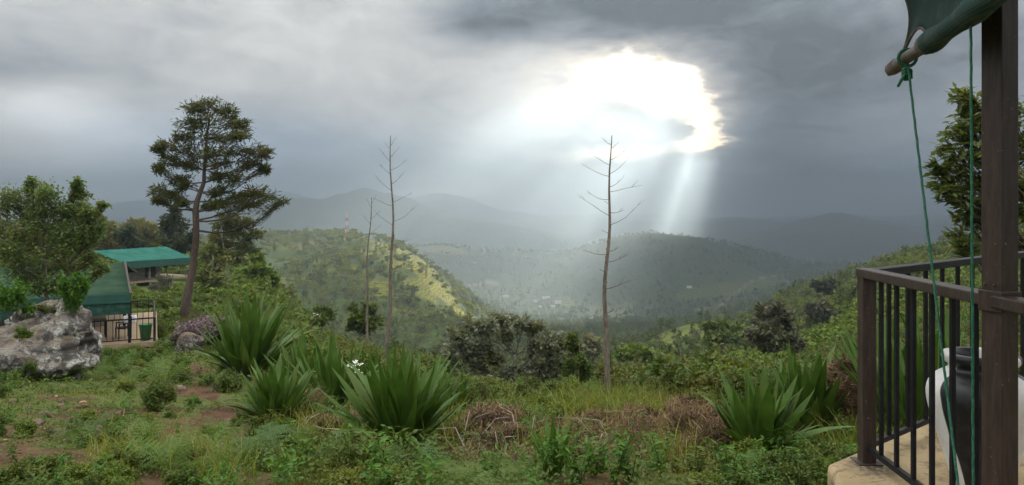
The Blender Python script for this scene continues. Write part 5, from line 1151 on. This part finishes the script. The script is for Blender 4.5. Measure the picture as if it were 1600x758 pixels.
def blind():
    a = Vector((1.905, 3.64, 2.135)); b = Vector((1.40, 1.60, 2.16)); root = empty('rolled_blind', a); tag(root, 'torn green shade cloth blind hanging with its pole at the upper right', 'blind')
    d = (b - a).normalized(); L = (b - a).length; side = Vector((0, 0, 1)).cross(d).normalized()
    m = MB(); m.tube([d * (L * t / 10) + Vector((0, 0, .004 * math.sin(t * 2))) for t in range(11)], [.030 - .0008 * t for t in range(11)], 12); m.build('pole', M['pole'], root, smooth=True)
    # cloth wound round the pole from the tear on
    m = MB(); rng = random.Random(2); n = 26; pts = []; rad = []
    for i in range(n):
        t = .50 + (L - .50) * i / (n - 1); pts.append(d * t + Vector((0, 0, -.004))); rad.append((.030 if i == 0 else .044 + .006 * math.sin(i * .9) + rng.uniform(-.002, .002)))
    m.tube(pts, rad, 14); m.build('rolled_cloth', M['net'], root, smooth=True)
    m = MB(); m.tube([d * .46, d * .5, d * .53], [.034, .045, .040], 14); m.build('hem_band', M['hem'], root, smooth=True)
    # hanging sheet with a torn lower corner
    nu, nv = 44, 26; V = []; Fq = []; H = .75
    def edge(t):   # height of the sheet's lower edge above the pole
        if t < .06: return .0
        if t < .46: u = (t - .06) / .40; return .125 * math.sin(math.pi * min(1, u * .92 + .04)) ** .8 * (.55 + .6 * u) + .012
        return .0
    for i in range(nu + 1):
        t = L * (i / nu) ** 1.25; lo = edge(t)
        for j in range(nv + 1):
            v = j / nv; z = lo + (H - lo) * v; off = .02 * math.sin(t * 9 + v * 2) * v + .03 * math.sin(v * 5)
            tt = t + (.10 * math.sin(v * 6.5) * math.exp(-t * 3) - .11 * math.exp(-t * 4) * (1 - v) ** 2 + .06 * math.exp(-t * 4) * v)
            V.append(tuple(d * tt + side * (off + .028 * (1 - v)) + Vector((0, 0, z - .01 * (t < .06) * (1 - v)))))
    for i in range(nu):
        for j in range(nv):
            p = i * (nv + 1) + j; Fq.append((p, p + nv + 1, p + nv + 2, p + 1))
    me = bpy.data.meshes.new('sheet'); me.from_pydata(V, [], Fq); me.materials.append(M['net']); me.polygons.foreach_set('use_smooth', [True] * len(Fq)); me.update(); o = link('sheet', me, root)
    sd = o.modifiers.new('thick', 'SOLIDIFY'); sd.thickness = .004
    m = MB(); pts = [Vector(V[i * (nv + 1)]) for i in range(nu + 1) if L * (i / nu) ** 1.25 < .52]; m.tube(pts, .007, 6); m.build('hem', M['hem'], root, smooth=True)
    m = MB(); pts = [Vector(V[j]) for j in range(nv + 1)]; m.tube(pts, .005, 6); m.build('hem', M['hem'], root, smooth=True)
    m = MB(); m.tube([d * -.10 + Vector((0, 0, -.015)), d * -.05, d * .05, d * .07], [.012, .034, .037, .031], 10); m.build('frayed_end', M['hem'], root, smooth=True)
    # ropes
    def rope(label, t, end, knot):
        p = a + d * t; r = empty('rope', p); tag(r, label, 'rope'); e = Vector(end) - p; m = MB(); n = 60
        m.tube([e * (i / n) + Vector((.0008 * math.sin(i * 2.1), .0008 * math.cos(i * 2.1), -.04 * (i == 0))) for i in range(n + 1)], .0054 if knot else .0048, 7); m.build('line', M['rope'], r, smooth=True)
        k = MB(); k.tube([side * (math.cos(q) * .040) + Vector((0, 0, math.sin(q) * .040)) + d * (.012 * math.sin(q * .5)) for q in [TAU * i / 16 for i in range(17)]], .008, 6); k.build('loop', M['rope'], r, smooth=True)
        if knot:
            k = MB()
            for j in range(3): k.tube([Vector((math.cos(q) * .016, .012 * math.sin(q * 2), -.058 - .014 * j + math.sin(q) * .013)) for q in [TAU * i / 10 for i in range(11)]], .009, 6)
            k.build('knot', M['rope'], r, smooth=True); k = MB(); k.tube([(0, 0, -.07), (-.03, -.01, -.10), (-.048, -.01, -.135)], [.009, .008, .006], 6); k.build('tail', M['rope'], r, smooth=True)
    rope('green rope knotted to the pole end and slanting down past the railing', .22, P(1499, 775, 2.85), True)
    rope('straight green rope hanging close to the left side of the brown post', 1.03, P(1521, 775, 2.62), False)
blind()

# ---------------------------------------------------------------- lodges on the left
M['roof_near'] = plain('dark_green_canvas', (.016, .038, .022), (.028, .054, .032), 1.4, .95, .05, bump=.15)
M['roof_far'] = plain('teal_roof_sheet', (.012, .085, .065), (.026, .115, .088), .9, .9, .08, bump=.1)
M['roof_moss'] = plain('teal_fascia', (.014, .062, .050), (.022, .080, .064), 2, .6)
M['valance'] = weave('dark_green_mesh', (.008, .055, .042), (.022, .095, .072), 24, .8, .25)
M['board'] = plain('grey_boards', (.23, .205, .175), (.15, .13, .11), 3, .85, stretch=(1, 1, 6)); M['deck'] = plain('pale_deck_boards', (.36, .265, .165), (.26, .19, .12), 3, .8, stretch=(1, 6, 1))
M['beam'] = plain('weathered_beam', (.28, .215, .14), (.17, .13, .09), 4, .85); M['cloth_white'] = plain('white_cloth', (.78, .78, .80)); M['bin'] = plain('green_plastic', (.035, .165, .05), (.05, .20, .06), 6, .4, .5); M['tent'] = plain('cream_canvas', (.34, .30, .235), (.25, .22, .17), 1, .8)
def frame_of(C, e1):
    e1 = Vector(e1).normalized(); e2 = Vector((-e1.y, e1.x, 0)); rz = math.atan2(e1.y, e1.x); return rz
def near_lodge():
    C = Vector((-15.12, 31.0, -4.33)); rz = frame_of(C, (2.1, 1.03, 0)); r = empty('tent_lodge', C, rz)   # local x along the front (C at x=0, lodge toward -x), y to the back
    tag(r, 'near lodge with a dark green canvas roof over a railed wooden deck', 'lodge'); W, D = 9.0, 9.5
    for i in range(22):
        y0 = i * .24; m = MB(); m.box((-W / 2, y0 + .12, -.03), (W, .232, .05)); m.build('deck_board', M['deck'], r)
    m = MB(); m.box((-W / 2, D / 2 + 2.6, -.035), (W, D - 5.2, .05)); m.build('floor', M['deck'], r)
    m = MB(); m.box((-W / 2, -.05, -.10), (W + .1, .08, .2)); m.build('edge_beam', M['beam'], r); m = MB(); m.box((.04, D / 2, -.10), (.08, D, .2)); m.build('edge_beam', M['beam'], r)
    for x in (-.2, -3, -6, -8.8):
        for y in (.3, 4.5): m = MB(); m.box((x, y, -.75), (.16, .16, 1.2)); m.build('stilt', M['beam'], r)
    # roof: sagging canvas from ridge (y=6.6) down to the front eave (y=.05) and behind
    n = 12; V = []; Fq = []; xs = [-9.4 + 8.45 * i / 10 for i in range(11)]
    for x in xs:
        for k in range(2 * n + 1):
            t = k / n; y = .0 + t * 5.6; u = abs(t - 1); edge = max(0, (x - (-2.4)) / 1.5)
            z = 3.0 - .95 * u + .16 * (u * u - u) * 1.5; V.append((x - .40 * (1 - u) * max(0, edge) , y, z - .05 * math.sin(x * 2.6) ** 2 * (1 - u)))
    for i in range(10):
        for k in range(2 * n): a = i * (2 * n + 1) + k; Fq.append((a, a + 2 * n + 1, a + 2 * n + 2, a + 1))
    me = bpy.data.meshes.new('roof'); me.from_pydata(V, [], Fq); me.materials.append(M['roof_near']); me.polygons.foreach_set('use_smooth', [True] * len(Fq)); me.update(); o = link('roof', me, r); sd = o.modifiers.new('t', 'SOLIDIFY'); sd.thickness = .03
    m = MB(); m.tube([Vector(V[10 * (2 * n + 1) + k]) + Vector((.03, 0, 0)) for k in range(2 * n + 1)], .05, 6); m.build('roof_edge', M['brown'], r)
    m = MB(); m.box((-5.17, -.01, 1.87), (8.46, .02, .36)); m.build('valance', M['roof_moss'], r)
    m = MB(); m.box((-5.17, .03, 1.45), (8.40, .012, .48)); m.build('mesh_blind', M['valance'], r)
    for x in (-.98, -4.0, -7.2): m = MB(); m.box((x, .10, 1.0), (.11, .11, 2.05)); m.build('post', M['black_metal'], r)
    for x in (-1.3, -2.9, -4.5, -6.5): m = MB(); m.box((x, 4.0, 1.1), (.11, .11, 2.3)); m.build('post', M['black_metal'], r)
    m = MB(); m.box((-5.4, 5.3, 1.2), (6.6, .06, 2.4)); m.build('tent_wall', M['tent'], r)
    m = MB(); m.box((-4.5, 5.255, 1.0), (1.3, .03, 2.0)); m.build('doorway', M['window_dark'], r)
    rl = empty('deck_railing', C, rz); tag(rl, 'black barred railing around the deck of the near lodge', 'railing')
    def rail(p, q, nb):
        p = Vector(p); q = Vector(q); up = Vector((0, 0, 1))
        m = MB(); m.bar(p + up * .98, q + up * .98, .07, .05); m.build('top_rail', M['black_metal'], rl); m = MB(); m.bar(p + up * .12, q + up * .12, .04); m.build('bottom_rail', M['black_metal'], rl)
        for i in range(1, nb): c = p.lerp(q, i / nb); m = MB(); m.bar(c + up * .13, c + up * .96, .028); m.build('baluster', M['black_metal'], rl)
    rail((-.04, .04, 0), (-8.9, .04, 0), 40); rail((-.04, .04, 0), (-.04, 6.4, 0), 28); rail((-.04, 6.4, 0), (-4.6, 6.45, 0), 18)
    for p in ((-.04, .04), (-.04, 6.4), (-.04, 3.2)): m = MB(); m.box((p[0], p[1], .5), (.10, .10, 1.0)); m.build('post', M['black_metal'], rl)
    loc = Matrix.Translation(C) @ Matrix.Rotation(rz, 4, 'Z')
    def put(name, x, y, rr, label, cat, group=None):
        o = empty(name, loc @ Vector((x, y, 0)), rz + rr); tag(o, label, cat, group); return o
    t = put('deck_table', -2.35, 2.2, .1, 'dark square table in the middle of the lodge deck', 'table'); m = MB(); m.box((0, 0, .73), (.85, .8, .04)); m.build('tabletop', M['window_dark'], t, bevel=.01)
    for sx in (-1, 1):
        for sy in (-1, 1): m = MB(); m.box((sx * .37, sy * .34, .355), (.05, .05, .71)); m.build('leg', M['black_metal'], t)
    def chair(x, y, rr, label):
        c = put('deck_chair', x, y, rr, label, 'chair', 'chairs on the lodge deck'); m = MB(); m.box((0, 0, .44), (.52, .52, .05)); m.build('seat', M['black_metal'], c); m = MB(); m.box((0, .25, .76), (.5, .05, .36)); m.build('backrest', M['black_metal'], c, bevel=.01)
        for sx in (-1, 1):
            for sy in (-1, 1): m = MB(); m.box((sx * .24, sy * .24, .21 if sy < 0 else .32), (.045, .045, .42 if sy < 0 else .64)); m.build('leg', M['black_metal'], c)
            m = MB(); m.box((sx * .25, 0, .64), (.05, .5, .04)); m.build('armrest', M['black_metal'], c); m = MB(); m.box((sx * .25, -.22, .54), (.04, .04, .18)); m.build('arm_post', M['black_metal'], c)
    chair(-3.35, .95, 2.0, 'black armchair at the left of the lodge deck table, by the boulder'); chair(-3.5, 2.2, 1.57, 'black armchair behind the left one on the lodge deck'); chair(-1.25, 1.5, -1.3, 'black armchair draped with a white cloth at the right of the deck table')
    def drape(x, y, z, label):
        o = put('white_cloth', x, y, .3, label, 'cloth'); m = MB(); rng = random.Random(int(z * 10)); n = 8; v = []; f = []
        for i in range(n + 1):
            for j in range(n + 1): u = i / n - .5; w = j / n; v.append((u * .55, .06 * math.sin(u * 14) - abs(w - .5) * .16, z + .28 - abs(w - .4) * .55 + rng.uniform(-.02, .02)))
        for i in range(n):
            for j in range(n): a = i * (n + 1) + j; f.append((a, a + n + 1, a + n + 2, a + 1))
        m.add(v, f); q = m.build('drape', M['cloth_white'], o, smooth=True); sd = q.modifiers.new('t', 'SOLIDIFY'); sd.thickness = .02
    drape(-1.0, 1.5, .68, 'white cloth hung over the right hand chair of the lodge deck'); drape(-3.3, .9, .45, 'white cloth lying on the left hand chair of the lodge deck')
    b = put('waste_bin', -.38, .45, 0, 'green plastic bin standing in the deck corner by the railing', 'bin'); m = MB(); m.lathe([(0, .0), (.19, 0), (.25, .62), (.27, .64), (.27, .68), (.235, .68), (.19, .06), (0, .05)], 20); m.build('tub', M['bin'], b, smooth=True); m = MB(); m.lathe([(.262, .64), (.285, .65), (.285, .69), (.262, .69)], 20); m.build('rim', M['bin'], b)
near_lodge()
def far_lodge():
    L0 = P(190, 442, 93); C = Vector((L0.x, L0.y, L0.z)); e = P(312, 432, 104) - C; rz = math.atan2(e.y, e.x); r = empty('plank_lodge', C, rz); tag(r, 'far lodge with a teal sheet roof and grey plank wall behind the tall tree', 'lodge'); W = 10.6
    z_e = 2.6; V = []; Fq = []; n = 6
    pl = [(-.8, -1.0, 2.75), (W * .93, -1.0, 2.60), (W * .88, 3.4, 4.05), (-1.6, 3.4, 4.05)]; back = [(W * .90, 7.5, 2.7), (-.8, 7.5, 2.7)]
    for k in range(n):
        x0, x1 = k / n, (k + 1) / n; f = lambda a, b, t: Vector(a).lerp(Vector(b), t)
        m = MB(); a, b, c, d = f(pl[0], pl[1], x0), f(pl[0], pl[1], x1), f(pl[3], pl[2], x1), f(pl[3], pl[2], x0); dz = Vector((0, 0, .05)); o_ = Vector((0, 0, .012 * (k % 2)))
        m.add([a + o_, b + o_, c + o_, d + o_, a - dz, b - dz, c - dz, d - dz], [(0, 1, 2, 3), (7, 6, 5, 4), (0, 4, 5, 1), (1, 5, 6, 2), (2, 6, 7, 3), (3, 7, 4, 0)]); m.build('roof_sheet', M['roof_far'], r)
    m = MB(); m.add([pl[3], pl[2], back[0], back[1]], [(0, 1, 2, 3)]); q = m.build('rear_roof', M['roof_far'], r); q.modifiers.new('t', 'SOLIDIFY').thickness = -.05
    m = MB(); a, b = Vector(pl[0]), Vector(pl[1]); h = Vector((0, 0, .95)); y = Vector((0, -.06, 0)); m.add([a + y, b + y, b + y - h * .85, a + y - h, a, b, b - h * .85, a - h], [(0, 3, 2, 1), (4, 5, 6, 7), (0, 1, 5, 4), (3, 7, 6, 2), (0, 4, 7, 3), (1, 2, 6, 5)]); m.build('fascia', M['roof_moss'], r)
    n = 18
    for k in range(n):
        x = .1 + (W * .62) * k / n; m = MB(); m.box((x + W * .31 / n, 1.2 + .012 * (k % 2), 1.1), (W * .62 / n - .03, .05, 2.2)); m.build('plank', M['board'], r)
    m = MB(); m.box((W * .48, 1.16, 1.1), (1.6, .06, 1.7)); m.build('window', M['window_dark'], r)
    for x in (.1, W * .36, W * .62, W * .9): m = MB(); m.box((x, -.3, 1.1), (.16, .16, 2.3)); m.build('post', M['beam'], r)
    m = MB(); m.box((W / 2 + .1, 2.6, -.1), (W + .8, 6.4, .2)); m.build('floor', M['beam'], r)
    for x in (.3, W * .36, W * .68, W): m = MB(); m.box((x, -.4, -1.3), (.22, .22, 2.4)); m.build('stilt', M['board'], r)
    m = MB(); m.bar((W * .62, -.5, .95), (W + .3, -.5, .95), .09); m.build('rail', M['beam'], r)
    m = MB(); m.box((-.9, 3.2, 1.4), (.06, 4.0, 2.4)); m.build('gable_wall', M['tent'], r)
far_lodge()
